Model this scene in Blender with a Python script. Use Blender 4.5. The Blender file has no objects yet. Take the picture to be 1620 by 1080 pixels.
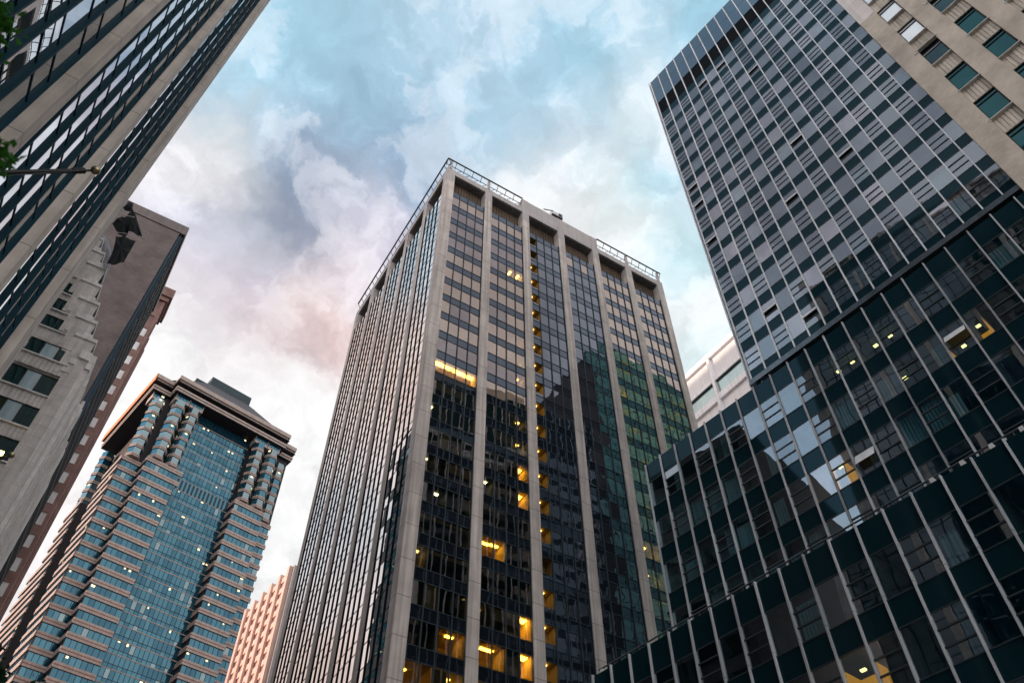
import bpy, math, random
from mathutils import Vector, Matrix
RND = random.Random(11)
S = bpy.context.scene
COL = S.collection
rad = math.radians

# ------------------------------------------------------------------ camera
FPX = 1280.83
CR = Vector((0.85003, -0.52589, -0.00390)).normalized()
CF = Vector((0.33894, 0.54213, 0.76900)).normalized()
CU = CR.cross(CF).normalized()
CR = CF.cross(CU).normalized()
EYE = Vector((0, 0, 1.6))
cam_data = bpy.data.cameras.new('camera')
cam = bpy.data.objects.new('camera', cam_data)
COL.objects.link(cam)
cam.matrix_world = Matrix((
    (CR.x, CU.x, -CF.x, EYE.x), (CR.y, CU.y, -CF.y, EYE.y), (CR.z, CU.z, -CF.z, EYE.z), (0, 0, 0, 1)))
cam_data.sensor_width = 36.0
cam_data.lens = FPX / 1620 * 36
cam_data.clip_start = 0.1
cam_data.clip_end = 5000
S.camera = cam
cam_data.dof.use_dof = True
cam_data.dof.focus_distance = 90
cam_data.dof.aperture_fstop = 1.4


def ray(px, py):
    return (CR * (px - 810) - CU * (py - 540) + CF * FPX).normalized()


def project(P):
    v = P - EYE
    d = v.dot(CF)
    if d < 0.1:
        return None
    return (810 + FPX * v.dot(CR) / d, 540 - FPX * v.dot(CU) / d)


# ------------------------------------------------------------------ render settings
S.render.engine = 'CYCLES'
S.cycles.use_denoising = True
S.cycles.max_bounces = 10
S.cycles.transparent_max_bounces = 12
S.cycles.glossy_bounces = 4
S.cycles.diffuse_bounces = 3
S.cycles.caustics_reflective = False
S.cycles.caustics_refractive = False
S.cycles.sample_clamp_indirect = 6
S.view_settings.view_transform = 'Standard'
S.view_settings.look = 'None'
S.view_settings.gamma = 1
S.view_settings.exposure = 0.25

# ------------------------------------------------------------------ sun and sky
SUN_AZ, SUN_EL = rad(-63), rad(10)
sun_dir = Vector((math.sin(SUN_AZ) * math.cos(SUN_EL), math.cos(SUN_AZ) * math.cos(SUN_EL), math.sin(SUN_EL)))
sd = bpy.data.lights.new('sun', 'SUN')
sd.energy = 5.0
sd.angle = rad(0.5)
sd.color = (1.0, 0.72, 0.58)
so = bpy.data.objects.new('sun', sd)
COL.objects.link(so)
so.rotation_euler = (-sun_dir).to_track_quat('-Z', 'Y').to_euler()
so.location = (-300, 150, 150)

W = bpy.data.worlds.new('World')
S.world = W
W.use_nodes = True
wn, wl = W.node_tree.nodes, W.node_tree.links
wn.clear()


def s2l(c):
    return tuple(((x / 255 / 12.92) if x / 255 <= 0.04045 else ((x / 255 + 0.055) / 1.055) ** 2.4) for x in c)


def nd(nodes, t, **kw):
    n = nodes.new(t)
    for k, v in kw.items():
        setattr(n, k, v)
    return n


# banks of cloud and open sky: direction (as seen from the street), colour, spread in degrees
CLOUDS = [
    ((410, 40), (172, 205, 224), 3.0), ((500, 60), (166, 198, 216), 3.5), ((600, 40), (178, 202, 218), 3.5),
    ((700, 60), (183, 203, 220), 3.5), ((800, 40), (186, 206, 222), 3.5), ((900, 60), (160, 198, 220), 3.5),
    ((1000, 70), (204, 215, 226), 3.2), ((1085, 30), (148, 194, 216), 3.0), ((945, 98), (146, 188, 208), 1.8),
    ((420, 155), (180, 205, 222), 3.2), ((550, 130), (163, 188, 208), 3.5), ((620, 195), (166, 183, 202), 3.2),
    ((760, 170), (172, 197, 215), 3.5), ((870, 190), (186, 206, 222), 3.0), ((980, 190), (206, 219, 229), 3.0),
    ((360, 225), (228, 226, 230), 2.4), ((300, 265), (226, 219, 222), 2.2), ((375, 262), (230, 221, 219), 1.8),
    ((440, 240), (172, 183, 202), 2.4), ((415, 305), (138, 141, 158), 2.6), ((490, 275), (145, 151, 168), 2.5),
    ((640, 245), (142, 155, 175), 2.8), ((480, 345), (143, 144, 160), 2.6), ((560, 310), (203, 205, 218), 2.2),
    ((690, 290), (172, 184, 204), 2.4), ((405, 370), (218, 219, 229), 2.2), ((330, 350), (196, 200, 216), 2.4),
    ((320, 420), (218, 213, 221), 2.4), ((410, 435), (190, 184, 198), 2.0), ((478, 470), (232, 213, 212), 1.8),
    ((430, 520), (192, 174, 176), 2.3), ((500, 530), (210, 190, 189), 2.0), ((355, 500), (226, 216, 222), 2.2),
    ((300, 560), (240, 229, 231), 2.5), ((430, 590), (246, 229, 228), 2.4), ((490, 690), (240, 238, 240), 2.6),
    ((250, 520), (247, 238, 239), 2.5), ((540, 420), (214, 206, 212), 2.2), ((610, 370), (200, 197, 210), 2.2),
    ((830, 270), (226, 230, 237), 2.4), ((900, 260), (212, 219, 230), 2.2), ((985, 330), (205, 222, 232), 2.2),
    ((1020, 290), (178, 209, 225), 2.0), ((985, 390), (247, 246, 249), 2.2), ((920, 340), (228, 232, 239), 2.2),
    ((1070, 410), (186, 216, 229), 2.0), ((1095, 480), (232, 235, 240), 2.0), ((1130, 550), (206, 228, 238), 2.4),
    ((30, 930), (254, 250, 250), 4), ((180, 630), (250, 241, 241), 3), ((480, 810), (226, 231, 236), 3), ((425, 900), (240, 240, 242), 4),
    ((1500, 300), (190, 208, 222), 6), ((1300, -200), (176, 200, 218), 7), ((700, -250), (176, 200, 218), 7), ((300, -200), (186, 205, 220), 6),
]
# directions outside the photograph: azimuth, elevation, linear colour, spread in degrees
AROUND = [
    (-63, 8, (2.4, 1.75, 1.40), 14), (-95, 20, (1.15, 1.02, 0.98), 18), (-40, 32, (1.25, 1.16, 1.16), 12),
    (-110, 45, (0.85, 0.86, 0.95), 14), (-77, 40, (0.95, 1.50, 1.95), 7), (-150, 35, (1.50, 1.40, 1.36), 20), (165, 30, (1.55, 1.44, 1.38), 20),
    (150, 52, (0.86, 0.72, 0.66), 7), (165, 60, (0.74, 0.68, 0.72), 7), (138, 57, (0.80, 0.68, 0.65), 6), (150, 68, (0.58, 0.58, 0.68), 8),
    (125, 40, (1.15, 1.10, 1.12), 14), (90, 30, (0.90, 0.95, 1.04), 18),
    (-19, 57, (0.50, 0.64, 0.74), 3.5), (-18, 46, (0.86, 0.62, 0.52), 4.5), (-17, 36, (0.62, 0.72, 0.82), 4), (-18, 25, (0.90, 0.66, 0.56), 6),
    (-55, 50, (0.66, 0.52, 0.52), 5), (-62, 56, (0.50, 0.48, 0.55), 4.5), (-75, 55, (0.60, 0.50, 0.53), 5), (-70, 64, (0.40, 0.44, 0.54), 5),
    (-92, 58, (0.52, 0.52, 0.60), 5), (-98, 66, (0.42, 0.53, 0.63), 5), (-115, 60, (0.50, 0.62, 0.74), 7), (-86, 49, (0.64, 0.53, 0.54), 6),
    (-82, 70, (0.44, 0.50, 0.60), 4.5), (-110, 70, (0.40, 0.54, 0.66), 6),
    (0, 88, (0.50, 0.62, 0.72), 8)]
tc = nd(wn, 'ShaderNodeTexCoord')
nrm = nd(wn, 'ShaderNodeVectorMath', operation='NORMALIZE')
wl.new(tc.outputs['Generated'], nrm.inputs[0])


def wnoise(vec, scale, detail, rough, dist=0.0):
    n = nd(wn, 'ShaderNodeTexNoise')
    n.inputs['Scale'].default_value = scale
    n.inputs['Detail'].default_value = detail
    n.inputs['Roughness'].default_value = rough
    n.inputs['Distortion'].default_value = dist
    wl.new(vec, n.inputs['Vector'])
    return n


def warp(vec, noise, amt):
    a = nd(wn, 'ShaderNodeVectorMath', operation='SUBTRACT')
    wl.new(noise.outputs['Color'], a.inputs[0])
    a.inputs[1].default_value = (0.5, 0.5, 0.5)
    b = nd(wn, 'ShaderNodeVectorMath', operation='MULTIPLY_ADD')
    wl.new(a.outputs[0], b.inputs[0])
    b.inputs[1].default_value = (amt, amt, amt)
    wl.new(vec, b.inputs[2])
    c = nd(wn, 'ShaderNodeVectorMath', operation='NORMALIZE')
    wl.new(b.outputs[0], c.inputs[0])
    return c.outputs[0]


n1 = wnoise(nrm.outputs[0], 6.0, 7, 0.58)
n0 = wnoise(nrm.outputs[0], 22.0, 6, 0.6)
d1 = warp(warp(nrm.outputs[0], n1, 0.13), n0, 0.055)
acc_c = acc_w = None
entries = [(ray(*p), tuple(min(0.80 + 0.05 * v, max(0.05, 1.10 * (m + g * (v - m)))) for v, m, g in zip(s2l(c), (0.60, 0.63, 0.68), (1.32, 1.20, 1.14))), s) for p, c, s in CLOUDS]
for az, el, c, s in AROUND:
    a, e = rad(az), rad(el)
    entries.append((Vector((math.sin(a) * math.cos(e), math.cos(a) * math.cos(e), math.sin(e))), c, s))
for d, c, s in entries:
    k = 1.0 / rad(s * (0.78 if s < 5 else 1.0)) ** 2
    dot = nd(wn, 'ShaderNodeVectorMath', operation='DOT_PRODUCT')
    wl.new(d1, dot.inputs[0])
    dot.inputs[1].default_value = d
    m = nd(wn, 'ShaderNodeMath', operation='MULTIPLY_ADD')
    wl.new(dot.outputs['Value'], m.inputs[0])
    m.inputs[1].default_value = k
    m.inputs[2].default_value = -k
    ex = nd(wn, 'ShaderNodeMath', operation='EXPONENT')
    wl.new(m.outputs[0], ex.inputs[0])
    nxt = []
    for ch in range(3):
        q = nd(wn, 'ShaderNodeMath', operation='MULTIPLY_ADD')
        wl.new(ex.outputs[0], q.inputs[0])
        q.inputs[1].default_value = c[ch]
        if acc_c is None:
            q.inputs[2].default_value = (0.0000075, 0.0000065, 0.0000062)[ch]
        else:
            wl.new(acc_c[ch], q.inputs[2])
        nxt.append(q.outputs[0])
    acc_c = nxt
    ad = nd(wn, 'ShaderNodeMath', operation='ADD')
    wl.new(ex.outputs[0], ad.inputs[0])
    if acc_w is None:
        ad.inputs[1].default_value = 0.00001
    else:
        wl.new(acc_w, ad.inputs[1])
    acc_w = ad.outputs[0]
inv = nd(wn, 'ShaderNodeMath', operation='DIVIDE')
inv.inputs[0].default_value = 1.0
wl.new(acc_w, inv.inputs[1])
base = nd(wn, 'ShaderNodeVectorMath', operation='SCALE')
cxyz = nd(wn, 'ShaderNodeCombineXYZ')
for ch in range(3):
    wl.new(acc_c[ch], cxyz.inputs[ch])
wl.new(cxyz.outputs[0], base.inputs[0])
wl.new(inv.outputs[0], base.inputs['Scale'])
# billows: finer noise on a warped direction lifts and dims the cloud
n2 = wnoise(d1, 11.0, 9, 0.56, 0.1)
n3 = wnoise(d1, 30.0, 8, 0.6, 0.1)
mr = nd(wn, 'ShaderNodeMapRange')
wl.new(n2.outputs['Fac'], mr.inputs['Value'])
mr.interpolation_type = 'SMOOTHSTEP'
mr.inputs['From Min'].default_value = 0.40
mr.inputs['From Max'].default_value = 0.60
mr.inputs['To Min'].default_value = 0.87
mr.inputs['To Max'].default_value = 1.07
mr3 = nd(wn, 'ShaderNodeMapRange')
wl.new(n3.outputs['Fac'], mr3.inputs['Value'])
mr3.inputs['From Min'].default_value = 0.3
mr3.inputs['From Max'].default_value = 0.7
mr3.inputs['To Min'].default_value = 0.92
mr3.inputs['To Max'].default_value = 1.08
puff = nd(wn, 'ShaderNodeMix', data_type='RGBA')
pf = nd(wn, 'ShaderNodeMapRange')
wl.new(mr.outputs[0], pf.inputs['Value'])
pf.inputs['From Min'].default_value = 0.97
pf.inputs['From Max'].default_value = 1.07
pf.inputs['To Max'].default_value = 0.30
wl.new(pf.outputs[0], puff.inputs['Factor'])
wl.new(base.outputs[0], puff.inputs['A'])
puff.inputs['B'].default_value = (0.80, 0.79, 0.80, 1)
mul = nd(wn, 'ShaderNodeMath', operation='MULTIPLY')
wl.new(mr.outputs[0], mul.inputs[0])
wl.new(mr3.outputs[0], mul.inputs[1])
bill = nd(wn, 'ShaderNodeVectorMath', operation='SCALE')
wl.new(puff.outputs['Result'], bill.inputs[0])
wl.new(mul.outputs[0], bill.inputs['Scale'])
cl10 = nd(wn, 'ShaderNodeVectorMath', operation='SCALE')
wl.new(bill.outputs[0], cl10.inputs[0])
cl10.inputs['Scale'].default_value = 10.0
sky = nd(wn, 'ShaderNodeTexSky', sky_type='NISHITA')
sky.sun_disc = False
sky.sun_elevation = SUN_EL
sky.sun_rotation = SUN_AZ
mixs = nd(wn, 'ShaderNodeMix', data_type='RGBA')
mixs.inputs['Factor'].default_value = 0.94          # cloud cover
wl.new(sky.outputs[0], mixs.inputs['A'])
wl.new(cl10.outputs[0], mixs.inputs['B'])
bg = nd(wn, 'ShaderNodeBackground')
bg.inputs['Strength'].default_value = 0.1
wl.new(mixs.outputs['Result'], bg.inputs['Color'])
wo = nd(wn, 'ShaderNodeOutputWorld')
wl.new(bg.outputs[0], wo.inputs['Surface'])
W.cycles.sampling_method = 'MANUAL'
W.cycles.sample_map_resolution = 512


# ------------------------------------------------------------------ materials
def new_mat(name):
    m = bpy.data.materials.new(name)
    m.use_nodes = True
    m.node_tree.nodes.clear()
    return m, m.node_tree.nodes, m.node_tree.links


def lnk(l, a, b):
    l.new(a, b)


def pbr(name, col, rough=0.75, metal=0.0, var=0.18, scale=0.6, streak=0.15, joints=None, bump=0.15, fine=14.0, spec=0.35, wave=None):
    """Surface with large blotches, vertical weather streaks, fine grain and optional panel joints (pitch_h, pitch_v, width)."""
    m, n, l = new_mat(name)
    out = nd(n, 'ShaderNodeOutputMaterial')
    b = nd(n, 'ShaderNodeBsdfPrincipled')
    l.new(b.outputs[0], out.inputs['Surface'])
    b.inputs['Roughness'].default_value = rough
    b.inputs['Metallic'].default_value = metal
    b.inputs['Specular IOR Level'].default_value = spec
    t = nd(n, 'ShaderNodeTexCoord')
    na = nd(n, 'ShaderNodeTexNoise')
    na.inputs['Scale'].default_value = scale
    na.inputs['Detail'].default_value = 6
    l.new(t.outputs['Object'], na.inputs['Vector'])
    mp = nd(n, 'ShaderNodeMapping')
    mp.inputs['Scale'].default_value = (1.6, 1.6, 0.06)
    l.new(t.outputs['Object'], mp.inputs['Vector'])
    ns = nd(n, 'ShaderNodeTexNoise')
    ns.inputs['Scale'].default_value = 1.4
    ns.inputs['Detail'].default_value = 5
    l.new(mp.outputs[0], ns.inputs['Vector'])
    nf = nd(n, 'ShaderNodeTexNoise')
    nf.inputs['Scale'].default_value = fine
    nf.inputs['Detail'].default_value = 4
    l.new(t.outputs['Object'], nf.inputs['Vector'])

    def rng(sock, lo, hi):
        r = nd(n, 'ShaderNodeMapRange')
        r.inputs['From Min'].default_value = 0.3
        r.inputs['From Max'].default_value = 0.7
        r.inputs['To Min'].default_value = lo
        r.inputs['To Max'].default_value = hi
        l.new(sock, r.inputs['Value'])
        return r.outputs[0]

    def mulm(a, c):
        q = nd(n, 'ShaderNodeMath', operation='MULTIPLY')
        l.new(a, q.inputs[0])
        l.new(c, q.inputs[1])
        return q.outputs[0]
    f = mulm(rng(na.outputs['Fac'], 1 - var, 1 + var), rng(ns.outputs['Fac'], 1 - streak, 1 + streak))
    f = mulm(f, rng(nf.outputs['Fac'], 1 - var * 0.5, 1 + var * 0.5))
    if joints:
        sep = nd(n, 'ShaderNodeSeparateXYZ')
        l.new(t.outputs['Object'], sep.inputs[0])
        hs = nd(n, 'ShaderNodeMath', operation='ADD')
        l.new(sep.outputs['X'], hs.inputs[0])
        l.new(sep.outputs['Y'], hs.inputs[1])
        for sock, pitch in ((hs.outputs[0], joints[0]), (sep.outputs['Z'], joints[1])):
            if not pitch:
                continue
            dv = nd(n, 'ShaderNodeMath', operation='DIVIDE')
            l.new(sock, dv.inputs[0])
            dv.inputs[1].default_value = pitch
            fr = nd(n, 'ShaderNodeMath', operation='FRACT')
            l.new(dv.outputs[0], fr.inputs[0])
            gt = nd(n, 'ShaderNodeMath', operation='GREATER_THAN')
            l.new(fr.outputs[0], gt.inputs[0])
            gt.inputs[1].default_value = joints[2] / pitch
            rr = nd(n, 'ShaderNodeMapRange')
            rr.inputs['To Min'].default_value = 0.45
            l.new(gt.outputs[0], rr.inputs['Value'])
            f = mulm(f, rr.outputs[0])
    sc = nd(n, 'ShaderNodeVectorMath', operation='SCALE')
    sc.inputs[0].default_value = col
    l.new(f, sc.inputs['Scale'])
    l.new(sc.outputs[0], b.inputs['Base Color'])
    if bump:
        bp = nd(n, 'ShaderNodeBump')
        bp.inputs['Strength'].default_value = bump
        bp.inputs['Distance'].default_value = 0.02
        l.new(nf.outputs['Fac'], bp.inputs['Height'])
        l.new(bp.outputs[0], b.inputs['Normal'])
    return m


def brick(name, c1, c2, mortar, bw=0.24, bh=0.075):
    m, n, l = new_mat(name)
    out = nd(n, 'ShaderNodeOutputMaterial')
    b = nd(n, 'ShaderNodeBsdfPrincipled')
    l.new(b.outputs[0], out.inputs['Surface'])
    b.inputs['Roughness'].default_value = 0.85
    b.inputs['Specular IOR Level'].default_value = 0.2
    t = nd(n, 'ShaderNodeTexCoord')
    sep = nd(n, 'ShaderNodeSeparateXYZ')
    l.new(t.outputs['Object'], sep.inputs[0])
    hs = nd(n, 'ShaderNodeMath', operation='ADD')
    l.new(sep.outputs['X'], hs.inputs[0])
    l.new(sep.outputs['Y'], hs.inputs[1])
    cb = nd(n, 'ShaderNodeCombineXYZ')
    l.new(hs.outputs[0], cb.inputs['X'])
    l.new(sep.outputs['Z'], cb.inputs['Y'])
    br = nd(n, 'ShaderNodeTexBrick')
    br.inputs['Color1'].default_value = (*c1, 1)
    br.inputs['Color2'].default_value = (*c2, 1)
    br.inputs['Mortar'].default_value = (*mortar, 1)
    br.inputs['Scale'].default_value = 1.0
    br.inputs['Brick Width'].default_value = bw
    br.inputs['Row Height'].default_value = bh
    br.inputs['Mortar Size'].default_value = 0.008
    l.new(cb.outputs[0], br.inputs['Vector'])
    na = nd(n, 'ShaderNodeTexNoise')
    na.inputs['Scale'].default_value = 0.35
    na.inputs['Detail'].default_value = 8
    na.inputs['Roughness'].default_value = 0.65
    l.new(t.outputs['Object'], na.inputs['Vector'])
    r = nd(n, 'ShaderNodeMapRange')
    r.inputs['From Min'].default_value = 0.3
    r.inputs['From Max'].default_value = 0.7
    r.inputs['To Min'].default_value = 0.72
    r.inputs['To Max'].default_value = 1.2
    l.new(na.outputs['Fac'], r.inputs['Value'])
    sc = nd(n, 'ShaderNodeVectorMath', operation='SCALE')
    l.new(br.outputs['Color'], sc.inputs[0])
    l.new(r.outputs[0], sc.inputs['Scale'])
    l.new(sc.outputs[0], b.inputs['Base Color'])
    bp = nd(n, 'ShaderNodeBump')
    bp.inputs['Strength'].default_value = 0.4
    bp.inputs['Distance'].default_value = 0.01
    l.new(br.outputs['Fac'], bp.inputs['Height'])
    l.new(bp.outputs[0], b.inputs['Normal'])
    return m


def glass(name, tint, f0, trans=(0.3, 0.35, 0.36), opaque=None, wav=0.012, wscale=0.45, power=4.0, rough=0.0, top=1.0):
    """Coated window glass: mirror part grows towards grazing; behind it either a tinted view in or an opaque back-painted colour."""
    m, n, l = new_mat(name)
    out = nd(n, 'ShaderNodeOutputMaterial')
    lw = nd(n, 'ShaderNodeLayerWeight')
    lw.inputs['Blend'].default_value = 0.5
    pw = nd(n, 'ShaderNodeMath', operation='POWER')
    l.new(lw.outputs['Facing'], pw.inputs[0])
    pw.inputs[1].default_value = power
    ma = nd(n, 'ShaderNodeMath', operation='MULTIPLY_ADD')
    l.new(pw.outputs[0], ma.inputs[0])
    ma.inputs[1].default_value = top - f0
    ma.inputs[2].default_value = f0
    g = nd(n, 'ShaderNodeBsdfGlossy')
    g.inputs['Color'].default_value = (*tint, 1)
    g.inputs['Roughness'].default_value = rough
    t = nd(n, 'ShaderNodeTexCoord')
    no = nd(n, 'ShaderNodeTexNoise')
    no.inputs['Scale'].default_value = wscale
    no.inputs['Detail'].default_value = 1.5
    l.new(t.outputs['Object'], no.inputs['Vector'])
    bp = nd(n, 'ShaderNodeBump')
    bp.inputs['Strength'].default_value = 1.0
    bp.inputs['Distance'].default_value = wav
    l.new(no.outputs['Fac'], bp.inputs['Height'])
    l.new(bp.outputs[0], g.inputs['Normal'])
    if opaque is None:
        bk = nd(n, 'ShaderNodeBsdfTransparent')
        bk.inputs['Color'].default_value = (*trans, 1)
    else:
        bk = nd(n, 'ShaderNodeBsdfDiffuse')
        bk.inputs['Color'].default_value = (*opaque, 1)
    mx = nd(n, 'ShaderNodeMixShader')
    l.new(ma.outputs[0], mx.inputs[0])
    l.new(bk.outputs[0], mx.inputs[1])
    l.new(g.outputs[0], mx.inputs[2])
    l.new(mx.outputs[0], out.inputs['Surface'])
    return m


def lamp(name, col, strength):
    m, n, l = new_mat(name)
    out = nd(n, 'ShaderNodeOutputMaterial')
    e = nd(n, 'ShaderNodeEmission')
    e.inputs['Color'].default_value = (*col, 1)
    e.inputs['Strength'].default_value = strength
    l.new(e.outputs[0], out.inputs['Surface'])
    return m



def leafy(name, col):
    m, n, l = new_mat(name)
    out = nd(n, 'ShaderNodeOutputMaterial')
    d = nd(n, 'ShaderNodeBsdfDiffuse')
    t = nd(n, 'ShaderNodeBsdfTranslucent')
    ob = nd(n, 'ShaderNodeTexCoord')
    no = nd(n, 'ShaderNodeTexNoise')
    no.inputs['Scale'].default_value = 3.0
    l.new(ob.outputs['Object'], no.inputs['Vector'])
    r = nd(n, 'ShaderNodeMapRange')
    r.inputs['To Min'].default_value = 0.5
    r.inputs['To Max'].default_value = 1.5
    l.new(no.outputs['Fac'], r.inputs['Value'])
    s = nd(n, 'ShaderNodeVectorMath', operation='SCALE')
    s.inputs[0].default_value = col
    l.new(r.outputs[0], s.inputs['Scale'])
    l.new(s.outputs[0], d.inputs['Color'])
    l.new(s.outputs[0], t.inputs['Color'])
    mx = nd(n, 'ShaderNodeMixShader')
    mx.inputs[0].default_value = 0.5
    l.new(d.outputs[0], mx.inputs[1])
    l.new(t.outputs[0], mx.inputs[2])
    l.new(mx.outputs[0], out.inputs['Surface'])
    return m


M = {}
M['conc_warm'] = pbr('warm_concrete', (0.60, 0.55, 0.52), var=0.14, streak=0.30, joints=(0, 3.7506, 0.07), scale=0.5)
M['conc_grey'] = pbr('grey_concrete', (0.50, 0.48, 0.48), var=0.08, streak=0.10, joints=(0, 0, 0.03))
M['soffit'] = pbr('dark_soffit', (0.20, 0.20, 0.205), var=0.2)
M['louver'] = pbr('brown_louver', (0.12, 0.085, 0.06), var=0.3, joints=(0.5, 0, 0.2))
M['rail'] = pbr('dark_rail_paint', (0.05, 0.055, 0.065), rough=0.5, var=0.1)
M['mullA'] = pbr('blue_black_mullion_metal', (0.028, 0.050, 0.064), rough=0.5, var=0.1, spec=0.25)
M['glassA'] = glass('bronze_office_glass', (0.95, 0.85, 0.79), 0.27, trans=(0.36, 0.35, 0.26), wav=0.006)
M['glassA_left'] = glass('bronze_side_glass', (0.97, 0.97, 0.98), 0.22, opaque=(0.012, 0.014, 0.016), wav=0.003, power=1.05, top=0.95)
M['spanA'] = glass('slate_spandrel_glass', (0.62, 0.78, 1.0), 0.075, opaque=(0.010, 0.014, 0.020), wav=0.008, power=4)
M['shaftA'] = glass('slate_shaft_glass', (0.72, 0.84, 1.0), 0.13, opaque=(0.012, 0.016, 0.024), wav=0.012, power=4)
M['slab'] = pbr('plain_slab', (0.10, 0.095, 0.08), var=0.2)
M['core'] = pbr('office_core_wall', (0.09, 0.085, 0.075), var=0.3)
M['yellow_wall'] = pbr('yellow_room_wall', (0.78, 0.60, 0.18), var=0.12)
M['blind_beige'] = pbr('beige_blind', (0.34, 0.29, 0.22), var=0.2)
M['loggia_wall'] = pbr('brown_loggia_wall', (0.26, 0.18, 0.06), var=0.2)
M['lamp_warm'] = lamp('warm_ceiling_lamp', (1.0, 0.66, 0.16), 14.0)
M['lamp_white'] = lamp('white_ceiling_lamp', (1.0, 0.86, 0.50), 10.0)
M['lamp_gold'] = lamp('gold_lamp', (1.0, 0.55, 0.08), 26.0)
M['glassB'] = glass('grey_tower_glass', (0.80, 0.91, 1.0), 0.235, trans=(0.50, 0.70, 0.74), wav=0.006, top=0.8)
M['spanB'] = glass('blue_black_spandrel', (0.45, 0.78, 0.95), 0.022, opaque=(0.005, 0.023, 0.031), wav=0.004, rough=0.04, power=5, top=0.45)
M['bandB'] = pbr('black_louver_band', (0.006, 0.009, 0.013), rough=0.8, var=0.1, spec=0.05)
M['mullB'] = pbr('pale_aluminium_mullion', (0.88, 0.93, 0.99), rough=0.5, metal=0.0, var=0.07, streak=0.2, joints=(0, 6.72, 0.03), spec=0.5)  # tower copy, whitened for its unobstructed skylight
M['railB'] = pbr('thin_dark_sash', (0.035, 0.05, 0.06), rough=0.4, var=0.1, spec=0.5)
M['flash'] = pbr('grey_flashing', (0.10, 0.12, 0.135), rough=0.25, metal=0.9, var=0.12)
M['curtain'] = pbr('teal_grey_curtain', (0.20, 0.29, 0.31), var=0.2)
M['dark_room'] = pbr('dim_office_room', (0.05, 0.06, 0.06), var=0.2)
M['glowing_wall'] = lamp('orange_glowing_wall', (1.0, 0.34, 0.02), 0.62)  # wall emits by itself, in place of the room's lamplight
M['white_sash'] = pbr('white_sash', (0.75, 0.76, 0.78), rough=0.4, var=0.05)  # also paints the sky reflected in tipped sashes
M['stone_L'] = pbr('tan_granite', (0.66, 0.61, 0.565), var=0.14, streak=0.25, joints=(0, 4.19, 0.05), fine=24, scale=0.8)
M['glassL'] = glass('teal_mirror_glass', (0.98, 0.99, 1.0), 0.06, opaque=(0.008, 0.062, 0.095), wav=0.003, power=1.8)
M['mullL'] = pbr('teal_black_mullion', (0.008, 0.045, 0.070), rough=0.6, var=0.1, spec=0.12)
M['lime'] = pbr('weathered_limestone', (0.74, 0.72, 0.70), var=0.12, streak=0.16, joints=(0, 1.2, 0.02), scale=1.2)
M['lime_pale'] = pbr('pale_limestone_cap', (0.88, 0.87, 0.85), var=0.1)
M['glassC'] = glass('dark_sash_glass', (0.60, 0.9, 0.95), 0.10, opaque=(0.006, 0.022, 0.024), wav=0.01)
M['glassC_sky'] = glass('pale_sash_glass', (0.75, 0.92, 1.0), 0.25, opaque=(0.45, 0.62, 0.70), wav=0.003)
M['glassC_olive'] = glass('olive_sash_glass', (0.6, 0.8, 0.7), 0.08, opaque=(0.030, 0.034, 0.010), wav=0.01)
M['black_frame'] = pbr('black_frame', (0.015, 0.018, 0.02), rough=0.5, var=0.1)
M['dim_stone'] = pbr('dim_stone', (0.08, 0.085, 0.09), var=0.2)
M['glassB2'] = glass('dull_tower_glass', (0.76, 0.88, 1.0), 0.185, trans=(0.50, 0.70, 0.74), wav=0.008, top=0.8)
M['glassB3'] = glass('bright_tower_glass', (0.88, 0.92, 1.0), 0.30, trans=(0.50, 0.70, 0.74), wav=0.005, top=0.8)
M['mullB2'] = pbr('shaded_aluminium_mullion', (0.50, 0.53, 0.57), rough=0.5, metal=0.0, var=0.14, streak=0.4, joints=(0, 6.72, 0.03), spec=0.5)  # weather streaks; greyer tone paints the dimmer skylight lower down
M['parB'] = glass('slate_parapet_glass', (0.55, 0.80, 1.0), 0.10, opaque=(0.020, 0.034, 0.045), wav=0.010, rough=0.08)
M['lamp_spot'] = lamp('small_bright_lamp', (1.0, 0.68, 0.22), 90.0)
M['glassA2'] = glass('violet_office_glass', (0.86, 0.82, 0.88), 0.19, trans=(0.36, 0.35, 0.26), wav=0.006)
M['lamp_dim'] = lamp('dim_ceiling_lamp', (1.0, 0.72, 0.25), 3.2)
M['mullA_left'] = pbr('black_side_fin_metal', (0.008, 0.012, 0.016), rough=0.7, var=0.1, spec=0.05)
M['lamp_loggia'] = lamp('loggia_lamp', (1.0, 0.62, 0.14), 11.0)
M['copper'] = pbr('grey_lead_roof', (0.25, 0.25, 0.27), var=0.2, streak=0.3)
M['tarp'] = pbr('black_mesh_sheet', (0.013, 0.017, 0.022), rough=0.9, var=0.35, scale=1.5)
M['white_pole'] = pbr('white_pole', (0.62, 0.60, 0.58), rough=0.5, var=0.1)
M['brown_brick'] = brick('brown_brick', (0.175, 0.150, 0.148), (0.212, 0.180, 0.176), (0.168, 0.146, 0.144), 0.6, 0.2)
M['brown_cap'] = pbr('brown_parapet_panel', (0.19, 0.165, 0.165), var=0.1)
M['fin'] = pbr('dark_bronze_fin', (0.10, 0.105, 0.105), rough=0.6, var=0.1, spec=0.1)
M['glassD'] = glass('midnight_strip_glass', (0.4, 0.65, 0.9), 0.03, opaque=(0.003, 0.012, 0.022), wav=0.004, top=0.25)
M['red_brick'] = brick('red_brown_brick', (0.24, 0.15, 0.135), (0.29, 0.18, 0.16), (0.24, 0.16, 0.14), 0.5, 0.16)
M['sky_white'] = pbr('sky_white_pane', (0.75, 0.76, 0.78), var=0.06)  # white paints in the bright sky these panes reflect
M['pink_stone'] = pbr('pink_granite', (0.37, 0.31, 0.285), var=0.10, streak=0.14)
M['brown_stripe'] = pbr('brown_granite_stripe', (0.20, 0.115, 0.095), var=0.1)
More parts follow.
